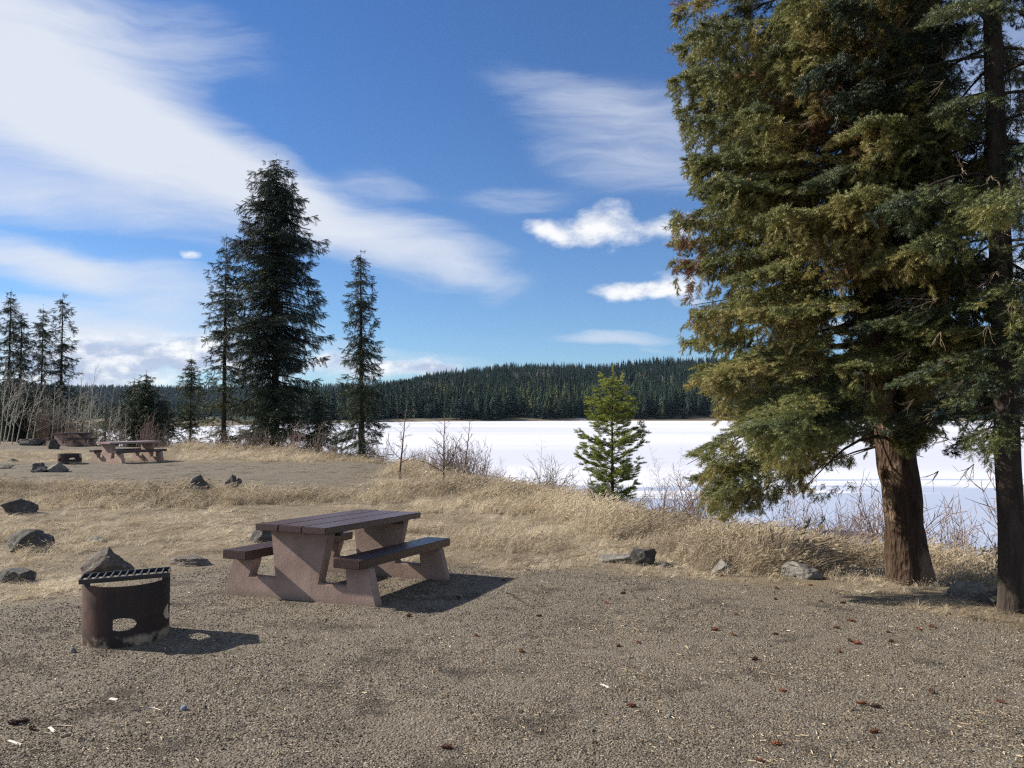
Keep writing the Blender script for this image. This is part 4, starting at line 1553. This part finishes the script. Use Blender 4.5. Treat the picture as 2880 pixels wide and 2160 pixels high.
sapling(1437, 1118, 1402, 952, 'bare_sapling', 'tall leafless stems arching left just right of the young pine', M_twig, spread=.22, r=.011, seed=5, stems=4)
sapling(1452, 1112, 1478, 960, 'bare_sapling', 'leafless stems arching right beside the huge spruce boughs', M_twig, spread=.22, r=.011, seed=6, stems=3)
sapling(1370, 1118, 1345, 1010, 'bare_sapling', 'pale dry stems in front of the foot of the young pine', M_asp, spread=.15, r=.008, seed=7, stems=3, nbr=8)
sapling(1290, 1112, 1268, 1000, 'bare_sapling', 'thin leafless stem left of the foot of the young pine', M_twig, spread=.25, r=.009, seed=8, stems=2)
sapling(1075, 1052, 1080, 985, 'bare_sapling', 'short leafless sapling right of the crossing pair', M_twig, spread=.4, r=.009, seed=9, stems=2)
sapling(1850, 1190, 1842, 1040, 'bare_sapling', 'leafless reddish stems left of the huge trunk', M_twigr, spread=.3, r=.008, seed=10, stems=3)
asp = [(2, 14, 765), (10, 38, 780), (18, 45, 805), (28, 52, 800), (38, 64, 815), (60, 88, 790), (72, 96, 822), (112, 116, 812), (125, 132, 850), (133, 140, 855), (142, 150, 840), (149, 150, 858),
       (165, 181, 800), (163, 177, 850), (170, 195, 830), (193, 207, 790), (202, 217, 830), (235, 245, 835), (237, 262, 880), (252, 258, 862), (273, 272, 880), (297, 299, 882), (322, 334, 884),
       (335, 330, 900), (350, 362, 905), (210, 204, 868), (181, 184, 872), (95, 104, 858)]
for i, (bx, tx, ty) in enumerate(asp):
    sapling(bx, 0, tx, ty, 'aspen', ('tall slim' if ty < 820 else 'short slim') + ' leafless aspen ' + ('at the left edge, left of the farthest picnic table' if bx < 80 else 'right behind the farthest picnic table' if bx < 212 else 'behind the middle picnic table, near the dark twin spruces'), M_asp, D=rnd.uniform(41.5, 47), spread=.34, nbr=18, r=.036 if ty < 830 else .026,
            group='pale leafless aspens at the far left', seed=100 + i, twigs=3, up=1.1, cat='tree')

# ------------------------------------------------------------------ brush along the bank
def bush(seed, n=26, arch=.5):
    rg = np.random.default_rng(seed)
    mb = MB()
    for i in range(n):
        a = rg.random() * 6.283
        r = rg.random() * .22
        p = np.array([math.cos(a) * r, math.sin(a) * r, -.03])
        d = np.array([math.cos(a) * arch * rg.uniform(.1, 1), math.sin(a) * arch * rg.uniform(.1, 1), 1.0])
        L = rg.uniform(.5, 1.05)
        q = [p]
        for k in range(5):
            d = d + rg.normal(0, .12, 3)
            q.append(q[-1] + d / np.linalg.norm(d) * L / 5)
        mb.tube(q, np.linspace(.0065, .0025, 6), 3, False)
        for k in range(2, 6):
            for _ in range(2):
                e = d * .6 + rg.normal(0, .5, 3)
                e[2] = abs(e[2]) * .8 + .2
                e = e / np.linalg.norm(e) * L * rg.uniform(.12, .32)
                mb.tube([q[k], q[k] + e * .5 + rg.normal(0, .01, 3), q[k] + e], [.0045, .0035, .002], 3, False)
    return mb
def f_brush(t, b):
    a = t.new('ShaderNodeAttribute', attribute_type='INSTANCER', attribute_name='tint').outputs['Fac']
    t.l.new(t.ramp(a, [(0, (0.09, 0.075, 0.065)), (.4, (0.17, 0.135, 0.11)), (.7, (0.22, 0.145, 0.12)), (1, (0.30, 0.24, 0.18))]), b.inputs['Base Color'])
M_brush = mat('brush_bark', f_brush, rough=.85, spec=.15)
SRC_bush = source('bush', [bush(i, 18, .35 + .2 * (i % 3)) for i in range(6)], M_brush)
# points along the crest, a little over the edge
cum = np.r_[0, np.cumsum(np.linalg.norm(np.diff(crest, axis=0), axis=1))]
def crest_points(n, y0, y1, off0, off1):
    i0 = np.argmax(crest[:, 1] >= y0)
    lo, hi = np.interp([y0, y1], crest[:, 1], cum)
    s = R.uniform(lo, hi, n)
    x, y = np.interp(s, cum, crest[:, 0]), np.interp(s, cum, crest[:, 1])
    nx, ny = np.interp(s, cum, nrm[:, 0]), np.interp(s, cum, nrm[:, 1])
    o = R.uniform(off0, off1, n)
    return x + nx * o, y + ny * o
def brush_patch(name, n, y0, y1, o0, o1, h0, h1, t0, t1, label):
    x, y = crest_points(n, y0, y1, o0, o1)
    P = np.stack([x, y, height(x, y)], 1)
    k = fbm(x / 1.2, y / 1.2, 0, 2, 44) > -.25
    P = P[k]
    m = len(P)
    s = R.uniform(h0, h1, m)
    o = scatter(name, P, up_rot(m, .15), s, R.uniform(t0, t1, m), SRC_bush)
    tag(o, label, 'brush', kind='stuff')
brush_patch('reddish_brush', 210, 4, 11.4, -.8, 3.0, .6, 1.25, .5, .95, 'reddish leafless thicket behind the two right-hand trunks')
brush_patch('dark_brush', 36, 11.2, 15.5, -.3, 3.0, .6, 1.2, .3, .9, 'dark leafless thicket along the bank below the young pine and huge spruce')
brush_patch('low_brush', 85, 15, 30, -.2, 3.0, .6, 1.25, .1, .8, 'low leafless brush along the grassy crest of the bank')
brush_patch('far_brush', 70, 29, 46, -1.5, 3.0, .6, 1.5, .2, 1, 'leafless brush around the feet of the spruces on the bank')
p = at(100, 962)
for k, (bx, by, hh) in enumerate(((88, 962, 2.2), (76, 958, 1.7))):
    pass
bsh = bush(91, 60, .6).build('dark_bush', M_twig, loc=at(92, 960))
bsh.scale = (2.0, 2.0, 2.3)
tag(bsh, 'dark round leafless bush left of the farthest picnic table', 'bush')

# ------------------------------------------------------------------ grass
GR = [(0.0, (0.17, 0.135, 0.090)), (0.3, (0.34, 0.277, 0.192)), (0.6, (0.50, 0.415, 0.292)), (0.85, (0.62, 0.53, 0.39)), (1, (0.72, 0.63, 0.47))]
M_grass = ramp_mat('dry_grass', GR, 0.7, 0.2, 0.35, jitter=.5)
def tuft(seed, n, spread, bend, wd, head=True, flat=0.0):
    rg = np.random.default_rng(seed)
    mb = MB()
    for i in range(n):
        a = rg.random() * 6.283
        r = rg.random() ** .5 * .22
        p = np.array([math.cos(a) * r, math.sin(a) * r, -.02])
        L = rg.uniform(.45, 1.1)
        az_ = a + rg.normal(0, .6)
        out_ = np.array([math.cos(az_), math.sin(az_), 0]) * spread * rg.uniform(.1, 1)
        wind = np.array([.55, .1, 0]) * bend * rg.uniform(.3, 1.3)
        q = []
        for k in range(5):
            f = k / 4
            q.append(p + np.array([0, 0, 1]) * L * f * (1 - (.35 + flat) * f * bend) + (out_ * f + wind * f * f) * L)
        q = np.array(q)
        sd_ = np.array([-math.sin(az_ + .7), math.cos(az_ + .7), 0])
        w_ = wd * rg.uniform(.7, 1.3) * np.array([1, .9, .75, .5, .1])
        v = np.concatenate([q - sd_ * w_[:, None], q + sd_ * w_[:, None]])
        mb.add(v, [(k, k + 1, k + 6, k + 5) for k in range(4)])
        if head and rg.random() < .4:
            t = q[4]
            d = (q[4] - q[3])
            d = d / np.linalg.norm(d)
            u1 = np.cross(d, [0.3, .9, .2])
            u1 /= np.linalg.norm(u1)
            for uu in (u1, np.cross(d, u1)):
                hl = rg.uniform(.10, .18)
                mb.add([t - d * .03, t + d * hl * .4 + uu * wd * 2.6, t + d * hl, t + d * hl * .4 - uu * wd * 2.6], [(0, 1, 2, 3)])
    return mb
SRC_tall = source('tall_tuft', [tuft(i, 26, .28, .9 + .2 * (i % 3), .0062) for i in range(6)], M_grass)
SRC_short = source('short_tuft', [tuft(30 + i, 30, .95, 1.1, .009, False, .4) for i in range(5)], M_grass)

def grass_zone(n, r0, r1, p0=-350, p1=2560):
    p = R.uniform(p0, p1, n)
    a = np.arctan((p - PCX) / FPX)
    r = r0 * (r1 / r0) ** R.random(n)
    return np.sin(a) * r, np.cos(a) * r, r
# tall straw
x, y, r = grass_zone(52000, 8.0, 46)
s = lake_sd(x, y)
g = gravel(x, y)
crestd = s - 8.0                                   # 0 at the crest, positive inland
n1 = fbm(x / 1.6, y / 1.6, 0, 3, 51)
tallw = np.clip(1.05 - np.abs(crestd - .8 - 1.6 * n1) / np.interp(x, [1.5, 4], [3.3, 1.2]), 0, 1) * sst(-4.5, -2, crestd)
bankw = sst(2.2, .6, np.abs(y - 17.6 - .35 * np.clip(x + 7, 0, 10))) * sst(1, -3, x) * .55
w_ = np.maximum(tallw, bankw)
w_ = np.maximum(w_, .10 * (n1 > .2) * (r < 30))
keep = (R.random(len(x)) < w_ * (1.1 + n1)) & (g < .25) & clear_rocks(x, y)
x, y, s, g, n1, w_, r = (q[keep] for q in (x, y, s, g, n1, w_, r))
P = np.stack([x, y, height(x, y) - .02], 1)
m = len(P)
hgt = (.12 + .36 * w_ + .24 * n1) * R.uniform(.65, 1.25, m) * np.where(s < 6, .8, 1) * np.interp(r, [8, 12, 20], [.72, 1.0, 1.1])
tnt = np.clip(.55 + .5 * fbm(x / 2.0, y / 2.0, 0, 3, 66) + R.uniform(-.3, .3, m), 0, 1)
scl = np.stack([hgt * 1.05 * (1 + r / 60), hgt * 1.05 * (1 + r / 60), hgt], 1)
tg_ = scatter('tall_dry_grass', P, np.stack([R.normal(0, .12, m), R.normal(.08, .14, m), R.normal(0, .9, m)], 1), scl, tnt, SRC_tall)
tag(tg_, 'tall golden dry grass along the crest of the bank', 'grass', kind='stuff')
print('tall', m)
# short matted grass
x, y, r = grass_zone(60000, 5.5, 48)
g = gravel(x, y)
s = lake_sd(x, y)
n2 = fbm(x / .5, y / .5, 0, 2, 71)
bare = fbm(x / 1.4, y / 1.4, 0, 3, 83)
keep = (R.random(len(x)) < np.clip((1 - g) * np.where(bare > .06, .16, 1.0) - .05 + .35 * (n2 > .42) * (g > .5) * (r > 5.8) * (r < 9.5), 0, 1)) & (s > 5) & clear_rocks(x, y)
x, y, r, g = (q[keep] for q in (x, y, r, g))
ta = R.uniform(0, 6.28, 90)
ex = np.r_[-2.165 + 1.05 * .35 * R.normal(0, 1, 45) + R.uniform(-.8, .9, 45) * .93, 4.5 + .42 * np.cos(ta[:45]) * R.uniform(.8, 1.6, 45)]
ey = np.r_[7.62 - (ex[:45] + 2.165) * .39 + R.uniform(-.16, .30, 45), 8.62 + .42 * np.sin(ta[:45]) * R.uniform(.8, 1.6, 45)]
x, y, r, g = np.r_[x, ex], np.r_[y, ey], np.r_[r, np.hypot(ex, ey)], np.r_[g, np.ones(90)]
m = len(x)
P = np.stack([x, y, height(x, y) - .01], 1)
hgt = R.uniform(.08, .2, m) * np.where(g > .4, .45, 1) * np.interp(r, [6, 10, 30], [.75, 1, 1.5])
tnt = np.clip(.52 + .5 * fbm(x / 1.2, y / 1.2, 0, 3, 67) + R.uniform(-.3, .3, m), 0, 1)
scl = np.stack([hgt * 1.5, hgt * 1.5, hgt], 1)
sg_ = scatter('short_dry_grass', P, up_rot(m, .2), scl, tnt, SRC_short)
tag(sg_, 'short matted dry grass around the gravel and between the rocks', 'grass', kind='stuff')
print('short', m)

# ------------------------------------------------------------------ gravel and wood chips
M_peb = ramp_mat('pebbles', [(0.0, (0.025, 0.021, 0.017)), (.5, (0.130, 0.103, 0.074)), (.75, (0.25, 0.206, 0.150)), (.9, (0.38, 0.34, 0.27)), (1.0, (0.62, 0.58, 0.50))], .85, .2)
M_chip = ramp_mat('wood_chips', [(0.0, (0.08, 0.055, 0.034)), (.6, (0.27, 0.205, 0.13)), (1.0, (0.58, 0.48, 0.33))], .85, .15)
def pebble(seed):
    rg = random.Random(seed)
    bm = bmesh.new()
    bmesh.ops.create_icosphere(bm, subdivisions=1, radius=.5)
    mb = MB()
    v = [(q.co.x * rg.uniform(.75, 1.2), q.co.y * rg.uniform(.6, 1.0), q.co.z * rg.uniform(.5, .8)) for q in bm.verts]
    f = [[w2.index for w2 in q.verts] for q in bm.faces]
    mb.add(v, f, seed % 2 == 0)
    bm.free()
    return mb
def chip(seed):
    rg = random.Random(seed)
    mb = MB()
    L, wv = 1.0, rg.uniform(.10, .28)
    mb.add([(-.5, -wv / 2, 0), (.5, -wv / 3, .02), (.45, wv / 2, .03), (-.45, wv / 2.5, 0), (-.4, 0, .12), (.4, 0, .14)],
           [(0, 1, 5, 4), (1, 2, 5), (2, 3, 4, 5), (3, 0, 4)])
    return mb
SRC_peb = source('pebble', [pebble(i) for i in range(6)], M_peb)
SRC_chip = source('chip', [chip(i) for i in range(6)], M_chip)
n = 190000
x, y, r = grass_zone(n, 2.6, 11, -250, 2460)
keep = (R.random(n) < gravel(x, y) + .1) & (fbm(x / .35, y / .35, 0, 2, 5) + 1.1 * fbm(x / 1.3, y / 1.3, 0, 2, 6) > R.uniform(-1.0, .35, n))
x, y, r = x[keep], y[keep], r[keep]
m = len(x)
sz = R.uniform(.0035, .0095, m) * np.exp(np.abs(R.normal(0, .28, m))) * np.interp(r, [2.6, 11], [.85, 1.6])
P = np.stack([x, y, height(x, y) + sz * .12], 1)
gp = scatter('gravel_stones', P, R.uniform(-3, 3, (m, 3)) * np.array([.25, .25, 1]), sz, np.clip(R.beta(2.2, 2.6, m) + .12 * fbm(x * 2, y * 2, 0, 2, 9), 0, 1), SRC_peb)
tag(gp, 'loose grey brown gravel covering the foreground', 'gravel', kind='stuff')
n = 42000
x, y, r = grass_zone(n, 2.6, 10, -250, 2460)
keep = R.random(n) < gravel(x, y) * np.clip(.45 + 1.2 * fbm(x / .7, y / .5, 0, 3, 15), .05, 1)
x, y, r = x[keep], y[keep], r[keep]
m = len(x)
sz = R.uniform(.008, .022, m) * np.exp(np.abs(R.normal(0, .35, m)))
P = np.stack([x, y, height(x, y) + .004], 1)
gc_ = scatter('wood_chips', P, np.stack([R.normal(0, .25, m), R.normal(0, .15, m), R.uniform(0, 6.28, m)], 1), sz, R.beta(2, 2.2, m), SRC_chip)
tag(gc_, 'pale wood chips and needles strewn over the gravel', 'wood chips', kind='stuff')

# ------------------------------------------------------------------ cones, sticks, single stones
def cone_mesh(seed):
    rg = random.Random(seed)
    mb = MB()
    mb.tube([(-.5, 0, 0), (-.2, 0, 0), (.2, 0, 0), (.5, 0, 0)], [.08, .16, .13, .03], 6)
    n = 46
    for i in range(n):
        f = i / n
        x = -.45 + .95 * f
        rr = .25 * math.sin(math.pi * min(1, .18 + .85 * f)) ** .8 + .03
        a = i * 2.39996
        c, s = math.cos(a), math.sin(a)
        t = np.array([0, -s, c])
        o_ = np.array([0, c, s])
        b0 = np.array([x - .02, 0, 0]) + o_ * rr * .45
        tip = np.array([x + .10, 0, 0]) + o_ * rr
        mb.add([b0, tip - t * .07 - np.array([.03, 0, 0]), tip + np.array([.03, 0, 0]), tip + t * .07 - np.array([.03, 0, 0])], [(0, 1, 2, 3)])
    return mb
M_cone = mat('reddish_cone_scales', lambda t, b: t.l.new(t.ramp(t.new('ShaderNodeObjectInfo').outputs['Random'], [(0, (0.05, 0.025, 0.016)), (.6, (0.14, 0.055, 0.03)), (1, (0.30, 0.11, 0.055))]), b.inputs['Base Color']), rough=.7, spec=.2)
M_cone_d = mat('dark_cone_scales', None, (0.05, 0.026, 0.018), .7, .2)
cmesh = [cone_mesh(i).build('spruce_cone', M_cone, link=False).data for i in range(3)]
cones = [(1257, 2106, 'reddish spruce cone lying alone at the bottom of the gravel, below the near table'),
         (2424, 1982, 'open striped spruce cone, left one of the pair at the lower right'),
         (2462, 1990, 'dark open spruce cone, right one of the pair at the lower right'),
         (1775, 1988, 'orange spruce cone in the middle of the foreground gravel'),
         (92, 2053, 'dark reddish cone chunk at the lower left, biggest of three'), (36, 2038, 'dark cone at the lower left edge, leftmost of three'), (65, 2033, 'dark upright cone at the lower left, middle of three')]
for i, (a, b_, lb) in enumerate(cones):
    p = at(a / 2880 * 2212, b_ / 2160 * 1659)
    o = bpy.data.objects.new('spruce_cone', cmesh[i % 3])
    COL.objects.link(o)
    s_ = rnd.uniform(.055, .07)
    o.location = (p.x, p.y, p.z + s_ * .18)
    o.scale = (s_,) * 3
    o.rotation_euler = (rnd.random() * 3, 0, rnd.random() * 6.28)
    tag(o, lb, 'cone')
    if 'dark' in lb:
        o.data = o.data.copy()
        o.data.materials[0] = M_cone_d
zx = lambda q: (1650 + q[0] * .556, 1500 + q[1] * .556)
many = [(190, 288), (185, 306), (105, 355), (520, 213), (685, 216), (960, 280), (955, 335), (755, 412), (650, 490), (740, 515), (1297, 354), (1338, 446), (1262, 480), (1330, 546), (1370, 560),
        (1680, 487), (1748, 476), (1912, 410), (1525, 503), (1275, 600), (852, 640), (992, 800), (1745, 806), (2097, 857), (1455, 1008), (960, 1070), (873, 1155), (1186, 348), (1130, 264), (160, 572), (1540, 549), (955, 512), (260, 556), (1835, 412)]
for i, q in enumerate(many + [(-560, 520), (-330, 600), (-420, 240), (-650, 330), (-900, 420), (-1150, 300), (-240, 420)]):
    a, b_ = zx(q)
    p = at(a / 2880 * 2212, b_ / 2160 * 1659)
    o = bpy.data.objects.new('spruce_cone', cmesh[i % 3])
    COL.objects.link(o)
    s_ = rnd.uniform(.045, .065)
    o.location = (p.x, p.y, p.z + s_ * .15)
    o.scale = (s_,) * 3
    o.rotation_euler = (rnd.random() * 3, 0, rnd.random() * 6.28)
    tag(o, 'small fallen spruce cone scattered over the gravel', 'cone', 'cones scattered over the gravel')

M_stick = mat('bleached_wood', lambda t, b: t.l.new(t.ramp(t.noise(obj_co(t), 30, 4), [(.3, (.32, .25, .17)), (.7, (.58, .50, .38))]), b.inputs['Base Color']), rough=.85, spec=.15)
M_white = mat('white_chip_wood', None, (.58, .53, .45), .8, .2)
def stick(x0, y0, x1, y1, name, label, wd=.006, m=None, zoom=None, flat=False):
    p, q = at(x0 / 2880 * 2212, y0 / 2160 * 1659), at(x1 / 2880 * 2212, y1 / 2160 * 1659)
    c = (p + q) / 2
    mb = MB()
    pts = [np.array(p - c) + (0, 0, wd * .6), np.array((q - p) * .1 + (p - c) * .5 * 0) + (0, 0, wd + .003), np.array(q - c) + (0, 0, wd * .6)]
    if flat:
        d = (q - p)
        mb.box((0, 0, wd * .4), (d.length, wd * 3.0, wd * .6), (.1, .05, math.atan2(d.y, d.x)))
    else:
        mb.tube(pts, [wd, wd * .9, wd * .5], 6)
    o = mb.build(name, m or M_stick, loc=c)
    tag(o, label, 'stick' if not flat else 'wood chip')
z8 = lambda a, b_: (a * .2803, 1900 + b_ * .2803)
stick(*z8(395, 522), *z8(725, 508), 'dry_stick', 'long straight pale stick at the lower left, beside the cone chunk', .004)
stick(*z8(570, 300), *z8(810, 240), 'dry_stick', 'slanting pale stick at the lower left above the long one', .004)
stick(*z8(385, 590), *z8(520, 586), 'dry_stick', 'short pale stick under the long one at the lower left', .0035)
stick(*z8(1445, 320), *z8(1610, 346), 'dry_stick', 'thin white stick left of the blue grey pebble', .0035, M_white)
stick(*z8(600, 625), *z8(715, 585), 'dry_stick', 'stubby tan stick below the cone chunk at the lower left', .006)
stick(*z8(85, 660), *z8(215, 692), 'wood_splinter', 'white wood splinter near the lower left corner', .005, M_white, flat=True)
stick(*z8(1100, 240), *z8(1172, 248), 'wood_splinter', 'square white wood chip on the gravel below the near fire ring', .009, M_white, flat=True)
stick(*z8(495, 525), *z8(545, 565), 'wood_splinter', 'white chip touching the long stick at the lower left', .006, M_white, flat=True)
stick(1690, 1925, 1712, 1934, 'wood_splinter', 'white wood chip in the middle of the foreground gravel', .005, M_white, flat=True)
stick(1432, 1670, 1500, 1712, 'fallen_twig', 'dark fallen twig right of the table shadow', .007, M_limb)
stick(1425, 1668, 1470, 1690, 'fallen_twig', 'short forked twig beside the dark fallen one', .005, M_limb)
M_bluepeb = mat('blue_grey_pebble', f_rock((0.10, 0.13, 0.16), (0.17, 0.21, 0.25), (0.25, 0.29, 0.33)), rough=.6, spec=.3)
rock(515 / 1.302, (1998) / 1.302, 14, 11, M_bluepeb, 'smooth blue grey pebble at the lower left', 51, sub=2, name='pebble')
rock(203 / 1.302, 1836 / 1.302, 15, 11, M_rockl, 'smooth pale pebble just below the near fire ring', 52, sub=2, name='pebble')
rock(1883 / 1.302, 2018 / 1.302, 13, 8, M_rockl, 'flat pale green grey pebble in the right foreground', 53, sub=2, name='pebble')

# ------------------------------------------------------------------ the air over the lake
hb = MB()
hb.box((0, 1900, 102), (10600, 7200, 216))
M_haze = bpy.data.materials.new('haze')
M_haze.use_nodes = True
hn = M_haze.node_tree
hn.nodes.remove(hn.nodes['Principled BSDF'])
pv = hn.nodes.new('ShaderNodeVolumePrincipled')
pv.inputs['Color'].default_value = (0.55, 0.75, 1.0, 1)
pv.inputs['Density'].default_value = 0.000022
hn.links.new(pv.outputs[0], hn.nodes['Material Output'].inputs['Volume'])
haze = hb.build('haze', M_haze)
haze['kind'] = 'stuff'
